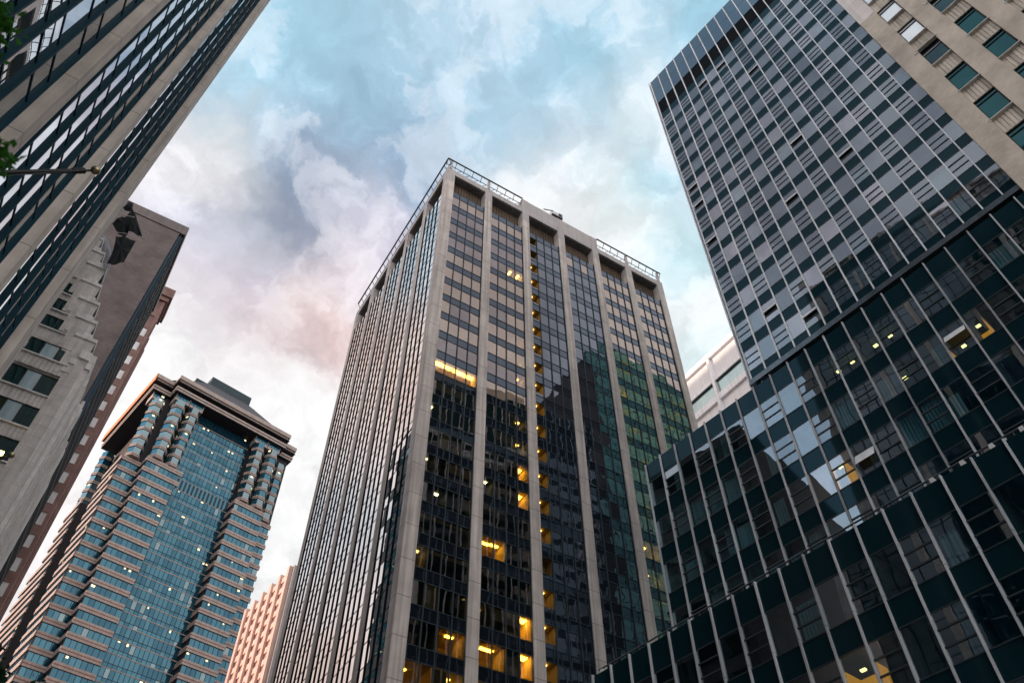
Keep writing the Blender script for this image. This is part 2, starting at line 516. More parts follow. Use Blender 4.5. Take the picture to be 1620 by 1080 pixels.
M['dark_recess'] = pbr('black_shadow_gap', (0.018, 0.018, 0.022), var=0.1)  # also paints the shade under the far tower's cornices
M['glassT1'] = glass('teal_tower_glass', (0.34, 0.76, 0.98), 0.165, opaque=(0.006, 0.042, 0.068), wav=0.006)
M['glassT2'] = glass('deep_teal_tower_glass', (0.32, 0.74, 1.0), 0.125, opaque=(0.005, 0.033, 0.056), wav=0.006)
M['glassT3'] = glass('pale_tower_glass', (0.65, 0.85, 0.92), 0.24, opaque=(0.02, 0.06, 0.075), wav=0.006)
M['mullT'] = pbr('navy_tower_mullion', (0.012, 0.030, 0.05), rough=0.5, var=0.1)
M['litT'] = lamp('lit_office_lamp', (1.0, 0.78, 0.42), 1.9)
M['slate'] = pbr('slate_roof', (0.085, 0.08, 0.09), var=0.12, joints=(1.0, 1.2, 0.08))
M['crown'] = pbr('verdigris_crown', (0.035, 0.06, 0.07), var=0.15)
M['sunlit_orange'] = pbr('sunlit_orange_cornice', (0.70, 0.23, 0.10), var=0.08)  # the low sun's orange put into the stone colour
M['sunlit_pink'] = pbr('sunlit_pink_stone', (0.66, 0.46, 0.40), var=0.08)  # sunlit copy of the stone, the sun's pink painted in
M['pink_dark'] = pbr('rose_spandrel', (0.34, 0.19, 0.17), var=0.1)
M['shaded_grey'] = pbr('shaded_grey_stone', (0.36, 0.33, 0.33), var=0.1)  # shaded copy of the same stone, greyed and darkened
M['white_panel'] = pbr('white_wall_panel', (0.80, 0.79, 0.80), var=0.05, streak=0.06)
M['white_trim'] = pbr('white_trim', (0.84, 0.83, 0.85), var=0.05)
M['glassW'] = glass('mint_window_glass', (0.85, 1.0, 0.97), 0.42, opaque=(0.05, 0.13, 0.13), wav=0.01)
M['tan_brick'] = brick('tan_brick', (0.66, 0.595, 0.51), (0.74, 0.675, 0.585), (0.62, 0.56, 0.48), 0.30, 0.10)
M['tan_flute'] = pbr('tan_fluted_panel', (0.66, 0.61, 0.53), var=0.14, streak=0.3)
M['white_wash'] = pbr('whitewashed_patch', (0.82, 0.78, 0.76), var=0.08, joints=(0, 1.4, 0.03))
M['glassK'] = glass('teal_hotel_glass', (0.35, 0.85, 0.92), 0.06, opaque=(0.003, 0.032, 0.037), wav=0.008)
M['glassK_dark'] = glass('black_open_window', (0.5, 0.8, 0.9), 0.05, opaque=(0.004, 0.012, 0.018), wav=0.008)
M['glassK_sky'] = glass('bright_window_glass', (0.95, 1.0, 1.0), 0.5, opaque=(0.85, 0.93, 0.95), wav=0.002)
M['sill'] = pbr('pale_stone_sill', (0.62, 0.60, 0.56), var=0.1)
M['green_glass'] = glass('green_tower_glass', (0.6, 0.95, 0.85), 0.2, opaque=(0.04, 0.19, 0.165), wav=0.02)
M['green_lit'] = lamp('lit_green_office', (0.55, 0.78, 0.45), 0.5)
M['pole'] = pbr('black_flagpole_paint', (0.014, 0.016, 0.02), rough=0.4, var=0.1)
M['brass'] = pbr('aged_brass_ball', (0.42, 0.36, 0.22), rough=0.3, metal=0.8, var=0.15)
M['rope'] = pbr('halyard_rope', (0.10, 0.12, 0.14), var=0.1)
M['bark'] = pbr('grey_bark', (0.10, 0.08, 0.06), var=0.3, streak=0.4)
M['leaf'] = leafy('green_leaf', (0.05, 0.17, 0.03))
M['leaf_dark'] = leafy('dark_green_leaf', (0.025, 0.065, 0.03))
M['asphalt'] = pbr('asphalt', (0.05, 0.05, 0.052), var=0.2, scale=0.3)
M['pave'] = pbr('pale_paving', (0.26, 0.25, 0.24), var=0.12, joints=(1.5, 0, 0.02))
M['ground'] = pbr('city_ground', (0.12, 0.115, 0.11), var=0.2, scale=0.05)
M['paint'] = pbr('road_paint', (0.7, 0.7, 0.66), var=0.2)
M['membrane'] = pbr('grey_roof_membrane', (0.16, 0.16, 0.17), var=0.2)
M['plain_wall'] = pbr('plain_grey_cladding', (0.28, 0.27, 0.26), var=0.12, joints=(1.5, 3.6, 0.05))


# ------------------------------------------------------------------ mesh building
class MB:
    def __init__(self):
        self.v, self.f, self.m = [], [], []

    def quad(self, a, b, c, d, mi=0):
        i = len(self.v)
        self.v += [tuple(a), tuple(b), tuple(c), tuple(d)]
        self.f.append((i, i + 1, i + 2, i + 3))
        self.m.append(mi)

    def hexa(self, p, mi=0):
        """p: 8 points, bottom ring 0-3 then top ring 4-7."""
        i = len(self.v)
        self.v += [tuple(q) for q in p]
        for f in ((0, 3, 2, 1), (4, 5, 6, 7), (0, 1, 5, 4), (1, 2, 6, 5), (2, 3, 7, 6), (3, 0, 4, 7)):
            self.f.append(tuple(i + k for k in f))
            self.m.append(mi)

    def box(self, x0, x1, y0, y1, z0, z1, mi=0):
        self.hexa([(x0, y0, z0), (x1, y0, z0), (x1, y1, z0), (x0, y1, z0), (x0, y0, z1), (x1, y0, z1), (x1, y1, z1), (x0, y1, z1)], mi)

    def fbox(self, P, u0, u1, o0, o1, z0, z1, mi=0):
        self.hexa([P(u0, z0, o0), P(u1, z0, o0), P(u1, z0, o1), P(u0, z0, o1), P(u0, z1, o0), P(u1, z1, o0), P(u1, z1, o1), P(u0, z1, o1)], mi)

    def fquad(self, P, u0, u1, z0, z1, o=0.0, mi=0, jit=0.0):
        a, b = (RND.uniform(-jit, jit), RND.uniform(-jit, jit)) if jit else (0, 0)
        self.quad(P(u0, z0, o - a - b), P(u1, z0, o + a - b), P(u1, z1, o + a + b), P(u0, z1, o - a + b), mi)

    def prism(self, poly, z0, z1, mi=0, cap=True):
        i, n = len(self.v), len(poly)
        self.v += [(x, y, z0) for x, y in poly] + [(x, y, z1) for x, y in poly]
        for k in range(n):
            q = (k + 1) % n
            self.f.append((i + k, i + q, i + n + q, i + n + k))
            self.m.append(mi)
        if cap:
            self.f.append(tuple(i + n + k for k in range(n)))
            self.m.append(mi)
            self.f.append(tuple(i + n - 1 - k for k in range(n)))
            self.m.append(mi)

    def tube(self, p, q, r, n=8, mi=0, r2=None):
        p, q = Vector(p), Vector(q)
        d = (q - p).normalized()
        a = d.orthogonal().normalized()
        b = d.cross(a)
        r2 = r if r2 is None else r2
        i = len(self.v)
        for c, rr in ((p, r), (q, r2)):
            for k in range(n):
                t = 2 * math.pi * k / n
                self.v.append(tuple(c + a * (rr * math.cos(t)) + b * (rr * math.sin(t))))
        for k in range(n):
            s = (k + 1) % n
            self.f.append((i + k, i + s, i + n + s, i + n + k))
            self.m.append(mi)
        self.f.append(tuple(i + n - 1 - k for k in range(n)))
        self.f.append(tuple(i + n + k for k in range(n)))
        self.m += [mi, mi]

    def ball(self, c, r, nu=16, nv=10, mi=0):
        i = len(self.v)
        for a in range(nv + 1):
            t = math.pi * a / nv
            for k in range(nu):
                s = 2 * math.pi * k / nu
                self.v.append((c[0] + r * math.sin(t) * math.cos(s), c[1] + r * math.sin(t) * math.sin(s), c[2] + r * math.cos(t)))
        for a in range(nv):
            for k in range(nu):
                q = (k + 1) % nu
                self.f.append((i + a * nu + k, i + (a + 1) * nu + k, i + (a + 1) * nu + q, i + a * nu + q))
                self.m.append(mi)

    def join(self, o):
        i = len(self.v)
        self.v += o.v
        self.f += [tuple(i + k for k in f) for f in o.f]
        self.m += o.m


def link_mesh(name, mb, mats, off=(0, 0, 0), smooth=False):
    me = bpy.data.meshes.new(name)
    me.from_pydata([(x - off[0], y - off[1], z - off[2]) for x, y, z in mb.v], [], mb.f)
    mats = mats if isinstance(mats, (list, tuple)) else [mats]
    for m in mats:
        me.materials.append(M[m])
    if len(mats) > 1:
        me.polygons.foreach_set('material_index', mb.m)
    if smooth:
        me.polygons.foreach_set('use_smooth', [True] * len(me.polygons))
    me.update()
    o = bpy.data.objects.new(name, me)
    COL.objects.link(o)
    return o


class Thing:
    """A top-level Empty at the thing's base; frame turned by `rot` degrees clockwise from the street axis."""
    def __init__(self, name, label, cat, rot=0.0, base=(0, 0, 0), group=None):
        self.rot = rad(rot)
        self.base = base
        e = bpy.data.objects.new(name, None)
        COL.objects.link(e)
        e.location = self.world(base)
        e.rotation_euler = (0, 0, -self.rot)
        e['label'], e['category'] = label, cat
        if group:
            e['group'] = group
        self.e = e

    def world(self, p):
        c, s = math.cos(self.rot), math.sin(self.rot)
        return Vector((p[0] * c + p[1] * s, -p[0] * s + p[1] * c, p[2]))

    def part(self, name, mb, mats, parent=None, label=None, stuff=False, smooth=False):
        o = link_mesh(name, mb, mats, self.base, smooth)
        o.parent = parent or self.e
        if label:
            o['label'] = label
        if stuff:
            o['kind'] = 'stuff'
        return o

    def area(self, mb):
        """Rough share of the picture a mesh can take: projected area of its faces whose centre is in frame."""
        tot = 0.0
        for f in mb.f:
            ps = [project(self.world(mb.v[k])) for k in f]
            if any(p is None for p in ps):
                continue
            cx = sum(p[0] for p in ps) / len(ps)
            cy = sum(p[1] for p in ps) / len(ps)
            if not (-20 < cx < 1640 and -20 < cy < 1100):
                continue
            a = 0
            for i in range(len(ps)):
                x0, y0 = ps[i]
                x1, y1 = ps[(i + 1) % len(ps)]
                a += x0 * y1 - x1 * y0
            tot += abs(a) / 2
        return tot

    def many(self, name, items, mats, most=100):
        """items: list of (mesh, [(sub name, mesh, mats)]). The `most` that show largest become parts of their own, the rest one mass."""
        order = sorted(items, key=lambda it: -self.area(it[0]))
        for mb, subs in order[:most]:
            o = self.part(name, mb, mats)
            for sn, sm, smt in subs:
                self.part(sn, sm, smt, parent=o)
        rest = order[most:]
        if rest:
            big = MB()
            more = {}
            for mb, subs in rest:
                big.join(mb)
                for sn, sm, smt in subs:
                    k = (sn, tuple(smt) if isinstance(smt, (list, tuple)) else smt)
                    more.setdefault(k, MB()).join(sm)
            o = self.part(name, big, mats, stuff=True)
            for (sn, smt), sm in more.items():
                self.part(sn, sm, list(smt) if isinstance(smt, tuple) else smt, parent=o, stuff=True)


def structure(name, mb, mat):
    o = link_mesh(name, mb, mat)
    o['kind'] = 'structure'
    return o


# ------------------------------------------------------------------ ground, road, pavements
mb = MB(); mb.quad((-1500, -1500, -0.16), (1500, -1500, -0.16), (1500, 1500, -0.16), (-1500, 1500, -0.16)); structure('ground', mb, 'ground')
mb = MB(); mb.quad((1, -120, -0.152), (17, -120, -0.152), (17, 240, -0.152), (1, 240, -0.152)); structure('road', mb, 'asphalt')
mb = MB(); mb.box(-6.95, 1, -120, 240, -0.3, 0); structure('pavement', mb, 'pave')
mb = MB(); mb.box(17, 23.6, -120, 240, -0.3, 0); structure('pavement', mb, 'pave')
mb = MB()
for k in range(-10, 20):
    mb.quad((8.9, k * 12, -0.147), (9.1, k * 12, -0.147), (9.1, k * 12 + 4, -0.147), (8.9, k * 12 + 4, -0.147))
structure('road_marking', mb, 'paint')

# ------------------------------------------------------------------ central office tower
T = Thing('office_tower', 'concrete-ribbed office tower with bronze glass standing at the middle of the view', 'building', 0, (45.4, 74, 0))
PX, PITCH, PW = 23.82, 6.99, 1.25
VT = lambda k: 39.63 + 3.7506 * k           # top of the vision pane on storey k
VH = 2.43
Pf = lambda u, z, o: (u, 57.25 - o, z)      # street-corner front
Pl = lambda u, z, o: (23.95 - o, u, z)      # long side on the street
K0, K1 = -5, 19
ZB, ZT = VT(K0) - VH - 1.3, 112.7
mb = MB()                                    # blank base, roof, back and far sides
mb.box(24.3, 66.8, 57.5, 91.3, 0, ZB)
mb.box(66.75, 66.95, 57.5, 91.3, ZB, 117.2)
mb.box(24.2, 66.75, 91.25, 91.45, ZB, 117.2)
T.part('wall', mb, 'conc_warm')
mb = MB(); mb.box(25.4, 66.7, 58.6, 91.2, ZT - 0.35, ZT + 0.1); mb.box(26, 66.7, 59.2, 91.2, 117.15, 117.5)
T.part('roof', mb, 'membrane')
mb = MB(); mb.box(25.6, 66.7, 58.35, 58.55, ZT + 0.1, 117.15); mb.box(25.0, 25.2, 58.35, 91.2, ZT + 0.1, 117.15)
T.part('louver', mb, 'louver')
mb = MB(); mb.box(25.2, 66.8, 57.3, 58.8, 117.0, 117.12); mb.box(24.1, 25.5, 58.9, 91.2, 117.0, 117.12)
T.part('soffit', mb, 'soffit')


def pil_top(i):
    return 121.2 if i in (2, 3, 4) else 118.45


for i in range(7):
    x0 = PX + PITCH * i
    d = 1.55
    mb = MB(); mb.box(x0, x0 + PW, 57.0, 57.0 + d, 0, 114.7)
    if i == 0:
        mb = MB(); mb.box(x0, x0 + 1.4, 57.0, 58.3, 0, 114.7)
    p = T.part('pilaster', mb, 'conc_warm')
    mb = MB()
    if i == 0:
        mb.box(x0 - 0.003, x0 + 1.403, 56.997, 58.303, 114.72, pil_top(i))
    else:
        mb.box(x0 - 0.003, x0 + PW + 0.003, 56.997, 57.0 + d, 114.72, pil_top(i))
    T.part('capital', mb, 'conc_grey', parent=p)
for i in range(1, 6):
    y0 = 57 + 6.66 * i
    mb = MB(); mb.box(PX, PX + 1.5, y0, y0 + 1.2, 0, 114.7)
    p = T.part('pilaster', mb, 'conc_warm')
    mb = MB(); mb.box(PX - 0.003, PX + 1.5, y0 - 0.003, y0 + 1.203, 114.72, 118.45)
    T.part('capital', mb, 'conc_grey', parent=p)
for b in range(6):                           # beams over the recessed top storey
    u0, u1 = PX + PITCH * b + (1.4 if b == 0 else PW), PX + PITCH * (b + 1)
    mb = MB()
    if b in (2, 3):
        mb.box(u0 + 0.03, u1 - 0.03, 57.05, 57.5, 117.1, 121.2)
        T.part('parapet_panel', mb, 'conc_grey')
    else:
        mb.box(u0, u1, 57.05, 57.6, 117.1, 118.4)
        T.part('lintel', mb, 'conc_grey')
for b in range(5):
    mb = MB(); mb.box(PX + 0.05, PX + 0.6, 57 + 6.66 * b + (1.3 if b == 0 else 1.2), 57 + 6.66 * (b + 1), 117.1, 118.4)
    T.part('lintel', mb, 'conc_grey')


def rail_run(p, q, inward, name='railing'):
    """Window-cleaning rail: heavy top tube, thin inner tube, raking brackets and posts."""
    p, q, w = Vector(p), Vector(q), Vector(inward)
    mb = MB()
    mb.tube(p, q, 0.13)
    dn = Vector((0, 0, -1.0))
    mb.tube(p + dn + w * 0.5, q + dn + w * 0.5, 0.06)
    n = max(2, int((q - p).length / 1.45))
    for k in range(n + 1):
        c = p.lerp(q, k / n)
        mb.tube(c, c + dn * 1.2 + w * 0.6, 0.055)
        if k < n:
            c2 = p.lerp(q, (k + 0.75) / n)
            mb.tube(c + dn * 2.6 + w * 0.5, c2 + dn * 1.0 + w * 0.5, 0.045)
    T.part(name, mb, 'rail')


rail_run((PX - 0.1, 56.9, 121.1), (PX + PITCH * 2, 56.9, 121.1), (0, 1, 0))
rail_run((PX + PITCH * 4 + PW, 56.9, 121.1), (PX + PITCH * 6 + PW, 56.9, 121.1), (0, 1, 0))
rail_run((PX - 0.1, 56.9, 121.1), (PX - 0.1, 91.4, 121.1), (1, 0, 0))
for i in (0, 1, 5, 6):
    mb = MB(); mb.box(PX + PITCH * i + 0.45, PX + PITCH * i + 0.8, 56.95, 57.3, 118.4, 121.1)
    T.part('rail_post', mb, 'conc_grey')

# inside: floor slabs, core and the rooms whose lamps are on
mb = MB()
for k in range(K0, K1 + 1):
    zt = VT(k)
    mb.box(24.35, 66.6, 57.55, 91.2, zt + 0.12, min(VT(k + 1) - VH - 0.12, 112.3))
T.part('floor_slab', mb, 'slab')
mb = MB()
mb.box(31, 60, 62.5, 86, ZB, 112.2)
for b in range(1, 6):
    mb.box(PX + PITCH * b + 0.5, PX + PITCH * b + 0.75, 57.6, 63, ZB, 112.2)
T.part('core_wall', mb, 'core')


def pane_u(b, p):
    u0 = PX + PITCH * b + PW
    w = (PITCH - PW) / 4
    return u0 + w * p


def room(b, p0, p1, k, depth=3.2, lamps=((0.5, 0.4),), mat='lamp_warm', size=(1.2, 0.35), wall='yellow_wall'):
    """A lit room behind panes p0..p1 of bay b on storey k."""
    u0, u1 = pane_u(b, p0) + 0.05, pane_u(b, p1) - 0.05
    z1, z0 = VT(k) + 0.06, VT(k) - VH - 0.08
    y0, y1 = 57.45, 57.45 + depth
    mb = MB()
    mb.quad((u0, y1, z0), (u1, y1, z0), (u1, y1, z1), (u0, y1, z1))
    mb.quad((u0, y0, z0), (u0, y1, z0), (u0, y1, z1), (u0, y0, z1))
    mb.quad((u1, y0, z0), (u1, y1, z0), (u1, y1, z1), (u1, y0, z1))
    mb.quad((u0, y0, z1), (u1, y0, z1), (u1, y1, z1), (u0, y1, z1))
    o = T.part('lit_room', mb, wall)
    for fu, fd in lamps:
        cu, cy = u0 + (u1 - u0) * fu, y0 + depth * fd
        mb = MB(); mb.box(cu - size[0] / 2, cu + size[0] / 2, cy - size[1] / 2, cy + size[1] / 2, z1 - 0.07, z1 - 0.02)
        T.part('ceiling_lamp', mb, mat, parent=o)


room(0, 0, 4, 9, 2.2, ((0.12, 0.3), (0.37, 0.3), (0.63, 0.3), (0.88, 0.3)), 'lamp_gold', (1.3, 0.5))
room(0, 1.05, 2.9, 6, 2.8, ((0.5, 0.5),), 'lamp_white', (0.8, 0.5), 'core')
room(0, 0, 1.5, 7, 2.5, ((0.25, 0.25),), 'lamp_white', (0.4, 0.4), 'core')
room(0, 1, 2.2, 4, 2.6, ((0.45, 0.4),), 'lamp_white', (0.7, 0.35), 'core')
room(0, 2, 4, -1, 3, ((0.5, 0.4),), 'lamp_warm', (1.6, 0.5))
room(0, 2.2, 4, 0, 3, ((0.6, 0.3),), 'lamp_gold', (0.8, 0.3), 'yellow_wall')
for k in (17, 16):
    room(1, 2.2, 4, k, 3.4, ((0.3, 0.25), (0.62, 0.5), (0.85, 0.25)), 'lamp_warm', (0.35, 0.9))
room(1, 3, 4, 12, 3, ((0.4, 0.4),), 'lamp_warm', (0.4, 0.4))
room(1, 3, 4, 11, 3, ((0.4, 0.4),), 'lamp_white', (0.5, 0.4))
room(1, 3, 4, 10, 3, ((0.5, 0.3),), 'lamp_warm', (0.4, 0.4))
room(1, 2.6, 4, 7, 3, ((0.6, 0.3),), 'lamp_warm', (0.5, 0.4), 'blind_beige')
for k in (6, 5):
    room(1, 3, 4, k, 2.4, ((0.5, 0.4),), 'lamp_gold', (0.8, 0.6))
room(1, 0, 1, 5, 2.4, ((0.4, 0.3),), 'lamp_white', (0.8, 0.35), 'core')
room(1, 0, 2, 3, 3, ((0.4, 0.35), (0.75, 0.3)), 'lamp_gold', (0.9, 0.35))
room(1, 3, 4, 1, 1.6, ((0.5, 0.4),), 'lamp_gold', (1.0, 0.7))
room(1, 0, 2, 0, 3, ((0.55, 0.35),), 'lamp_gold', (1.4, 0.4))
room(1, 3, 4, 0, 1.6, ((0.5, 0.4),), 'lamp_gold', (1.0, 0.7))
room(1, 0, 4, -1, 3, ((0.2, 0.3), (0.6, 0.3)), 'lamp_gold', (1.2, 0.5))
room(0, 0, 1, 2, 2.6, ((0.5, 0.35),), 'lamp_warm', (0.5, 0.3), 'blind_beige')
room(0, 1, 2, 1, 2.6, ((0.4, 0.3),), 'lamp_warm', (0.4, 0.3), 'blind_beige')
room(0, 0, 2, -1, 3, ((0.3, 0.5),), 'lamp_gold', (0.6, 0.3), 'yellow_wall')
room(1, 0, 3, 1, 3, ((0.15, 0.4),), 'lamp_warm', (0.4, 0.3), 'blind_beige')
room(1, 2, 4, 8, 2.4, ((0.8, 0.4),), 'lamp_warm', (0.4, 0.3), 'blind_beige')
room(0, 0, 1, 5, 2.4, ((0.5, 0.3),), 'lamp_white', (0.3, 0.25), 'core')
room(4, 0, 1.4, 12, 3, ((0.5, 0.4),), 'lamp_warm', (0.5, 0.5))
room(5, 1, 2, 5, 3, ((0.5, 0.4),), 'lamp_gold', (1.0, 0.6))
room(4, 0, 2, 5, 3, ((0.35, 0.4),), 'lamp_warm', (1.2, 0.5))
room(4, 0, 2, 4, 3, ((0.35, 0.4),), 'lamp_gold', (0.8, 0.4), 'blind_beige')
for k, s in ((8, 0.3), (5, 0.35), (2, 0.3)):
    room(3, 1.2, 2.2, k, 2, ((0.5, 0.5),), 'lamp_warm', (s, 0.2), 'core')

wins = []
for b in range(6):
    us = [pane_u(b, p) for p in range(5)]
    for k in range(K0, K1 + 1):
        z1, z0 = VT(k), VT(k) - VH
        mb = MB()
        subs = []
        for p in range(4):
            g = 2 if (b == 3 or (b == 2 and p > 0)) else 0
            if g == 0 and (k in (18, 17, 16, 10) and b < 2 or RND.random() < 0.06):
                g = 3
            if b == 3 and k == 19 and p in (0, 2):
                g = 0
            if b == 2 and p == 0:
                continue
            mb.fquad(Pf, us[p] + 0.04, us[p + 1] - 0.04, z0 + 0.04, z1 - 0.04, 0, g, 0.008)
        if b == 2:                           # the shaft of small lit loggias beside the third rib
            w0, w1 = us[0] + 0.04, us[1] - 0.04
            mb.fquad(Pf, w0, w1, z0 + 0.04, z0 + 0.5, 0, 2)
            lo = MB()
            lo.quad(Pf(w0, z0 + 0.5, 0), Pf(w0, z1, 0), Pf(w0, z1, -1.3), Pf(w0, z0 + 0.5, -1.3))
            lo.quad(Pf(w1, z0 + 0.5, 0), Pf(w1, z1, 0), Pf(w1, z1, -1.3), Pf(w1, z0 + 0.5, -1.3))
            lo.quad(Pf(w0, z0 + 0.5, -1.3), Pf(w1, z0 + 0.5, -1.3), Pf(w1, z1, -1.3), Pf(w0, z1, -1.3))
            lo.quad(Pf(w0, z1, 0), Pf(w1, z1, 0), Pf(w1, z1, -1.3), Pf(w0, z1, -1.3))
            lo.quad(Pf(w0, z0 + 0.5, 0), Pf(w1, z0 + 0.5, 0), Pf(w1, z0 + 0.5, -1.3), Pf(w0, z0 + 0.5, -1.3))
            subs.append(('loggia', lo, 'loggia_wall'))
            la = MB()
            cx = w0 + 0.35
            if k not in (18, 19, 3) and k > -2:
                la.box(cx - 0.2, cx + 0.2, 57.75, 58.05, z1 - 0.14, z1 - 0.06)
                subs.append(('ceiling_lamp', la, 'lamp_loggia'))
        for zz in (z0, z1):                  # transoms
            mb.fbox(Pf, us[0], us[4], -0.06, 0.05, zz - 0.04, zz + 0.04, 1)
        if b in (0, 1, 4, 5) and RND.random() < 0.55:
            bl = MB()
            p = RND.randrange(0, 3)
            n = RND.randrange(1, 4 - p + 1)
            h = RND.choice((0.5, 0.8, 1.3, 2.2))
            bl.fquad(Pf, us[p] + 0.06, us[p + n] - 0.06, z1 - h, z1 - 0.05, -0.16)
            subs.append(('blind', bl, 'blind_beige'))
        wins.append((mb, subs))
T.many('window', wins, ['glassA', 'mullA', 'shaftA', 'glassA2'], 70)
wins = []
for b in range(5):
    a0 = 57 + 6.66 * b + (1.3 if b == 0 else 1.2)
    a1 = 57 + 6.66 * (b + 1)
    w = (a1 - a0) / 4
    for k in range(K0, K1 + 1):
        z1, z0 = VT(k), VT(k) - VH
        mb = MB()
        for p in range(4):
            mb.fquad(Pl, a0 + w * p + 0.03, a0 + w * (p + 1) - 0.03, z0 + 0.03, z1 - 0.03, 0, 0, 0.004)
        for zz in (z0, z1):
            mb.fbox(Pl, a0, a1, -0.05, 0.03, zz - 0.03, zz + 0.03, 1)
        wins.append((mb, []))
T.many('side_window', wins, ['glassA_left', 'mullA'], 30)
spans, side_spans = [], []
for b in range(6):
    us = [pane_u(b, p) for p in range(5)]
    for k in range(K0, K1 + 1):
        mb = MB(); mb.fquad(Pf, us[0] + 0.04, us[4] - 0.04, VT(k) + 0.04, min(VT(k + 1) - VH - 0.04, ZT), 0, 0, 0.003)
        spans.append((mb, []))
    for p in range(5):
        mb = MB(); mb.fbox(Pf, us[p] - 0.045, us[p] + 0.045, -0.1, 0.12, ZB, ZT)
        T.part('mullion', mb, 'mullA')
for b in range(5):
    a0 = 57 + 6.66 * b + (1.3 if b == 0 else 1.2)
    a1 = 57 + 6.66 * (b + 1)
    for k in range(K0, K1 + 1):
        z0, z1 = VT(k) + 0.03, min(VT(k + 1) - VH - 0.03, ZT)
        mb = MB(); mb.fquad(Pl, a0 + 0.03, a1 - 0.03, z0, z1, 0, 0, 0.003)
        side_spans.append((mb, []))
    for p in range(5):
        y = a0 + (a1 - a0) * p / 4
        mb = MB(); mb.fbox(Pl, y - 0.045, y + 0.045, -0.05, 0.10, ZB, ZT)
        T.part('mullion', mb, 'mullA_left')

T.many('spandrel_glass', spans, 'spanA', 70)
T.many('side_spandrel_glass', side_spans, 'glassA_left', 30)

H = Thing('window_cleaning_hoist', 'small grey cleaning hoist parked on the central tower roof above its fourth rib', 'hoist', 0, (45, 57.8, 121.2))
mb = MB(); mb.box(44.1, 45.9, 57.2, 58.9, 121.9, 123.4); H.part('cabin', mb, 'white_trim')
mb = MB(); mb.box(43.9, 46.0, 56.9, 59, 121.55, 121.9); mb.box(45.4, 46.05, 57.0, 58.8, 122.0, 123.2); H.part('carriage', mb, 'rail')
mb = MB(); mb.tube((44.2, 57.2, 123.2), (42.3, 57.2, 122.1), 0.09); mb.tube((44.8, 58, 123.4), (44.8, 58, 124.1), 0.08); H.part('jib', mb, 'rail')
for x in (44.2, 45.7):
    mb = MB(); mb.box(x - 0.1, x + 0.1, 57.1, 58.8, 121.2, 121.55); H.part('skid', mb, 'rail')

# ------------------------------------------------------------------ stepped black tower on the right
RB = -7.745
T = Thing('stepped_tower', 'dark stepped glass tower with thin white vertical ribs on the right', 'building', RB, (45, 8, 0))
MOD = 1.4


def plane(X):
    return lambda u, z, o: (X - o, u, z)


def curtain_wall(X, c0, n, tops, per_h, z_lo, z_hi, first=None, curtains=0.0, tower=False):
    """Street face at distance X: ribs at c0 - i*MOD. tops: glass-top heights, per_h: glass height."""
    P = plane(X)
    wins = []
    for i in range(n):
        u1 = c0 - MOD * i
        u0 = u1 - MOD
        if tower and i == 0:
            u1 += 0.0
        for r, zt in enumerate(tops):
            zb = zt - per_h
            mb, subs = MB(), []
            triple = (i % 2 == (0 if tower else 1))
            a, b = u0 + 0.05, u1 - 0.05
            opened = (i, r) in OPEN
            gk = RND.choice((0, 0, 0, 2, 2, 3))
            if triple:
                hs = [zt, zt - per_h * 0.34, zt - per_h * 0.67, zb]
                for q in range(3):
                    if opened and q == 1:
                        fb = MB()                 # a tipped sash, its sky reflection painted white, dark gap under it
                        zt_, zb_ = hs[q], hs[q + 1]
                        fb.hexa([P(a, zb_ + 0.42, 0.10), P(b, zb_ + 0.42, 0.10), P(b, zb_ + 0.42, 0.14), P(a, zb_ + 0.42, 0.14), P(a, zt_, 0.02), P(b, zt_, 0.02), P(b, zt_, 0.06), P(a, zt_, 0.06)])
                        subs.append(('open_sash', fb, 'white_sash'))
                        continue
                    mb.fquad(P, a, b, hs[q + 1] + 0.03, hs[q] - 0.03, 0, gk, 0.004)
                for q in (1, 2):
                    mb.fbox(P, a, b, -0.04, 0.05, hs[q] - 0.035, hs[q] + 0.035, 1)
            else:
                mb.fquad(P, a, b, zb, zt, 0, gk, 0.008)
            mb.fbox(P, a, b, -0.05, 0.03, zt - 0.02, zt + 0.03, 1)
            mb.fbox(P, a, b, -0.05, 0.03, zb - 0.03, zb + 0.02, 1)
            if RND.random() < curtains:
                cu = MB()
                k = RND.choice((1.0, 1.0, 0.6, 0.45))
                s0 = a + (b - a) * (0 if RND.random() < 0.5 else 1 - k)
                s1 = s0 + (b - a) * k
                m = max(4, int((s1 - s0) / 0.09))
                top = zt - (0.02 if RND.random() < 0.6 else RND.uniform(0.2, 0.7))
                for q in range(m):
                    x0, x1 = s0 + (s1 - s0) * q / m, s0 + (s1 - s0) * (q + 1) / m
                    o0, o1 = (-0.25, -0.32) if q % 2 else (-0.32, -0.25)
                    cu.quad(P(x0, zb + 0.03, o0), P(x1, zb + 0.03, o1), P(x1, top, o1), P(x0, top, o0))
                subs.append(('curtain', cu, 'curtain'))
            wins.append((mb, subs))
    edges = [z_hi] + [z for zt in tops for z in (zt, zt - per_h)] + [z_lo]
    for q in range(0, len(edges), 2):
        sp = MB(); sp.fquad(P, c0 - MOD * n, c0, edges[q + 1] + 0.03, edges[q] - 0.03, 0)
        T.part('spandrel', sp, 'spanB')
    for i in range(n + 1):
        u = c0 - MOD * i
        hw = 0.046 if tower else 0.038
        mb = MB(); mb.fbox(P, u - hw, u + hw, -0.1, 0.14, z_lo, z_hi + 0.02)
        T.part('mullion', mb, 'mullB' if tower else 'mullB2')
    return wins


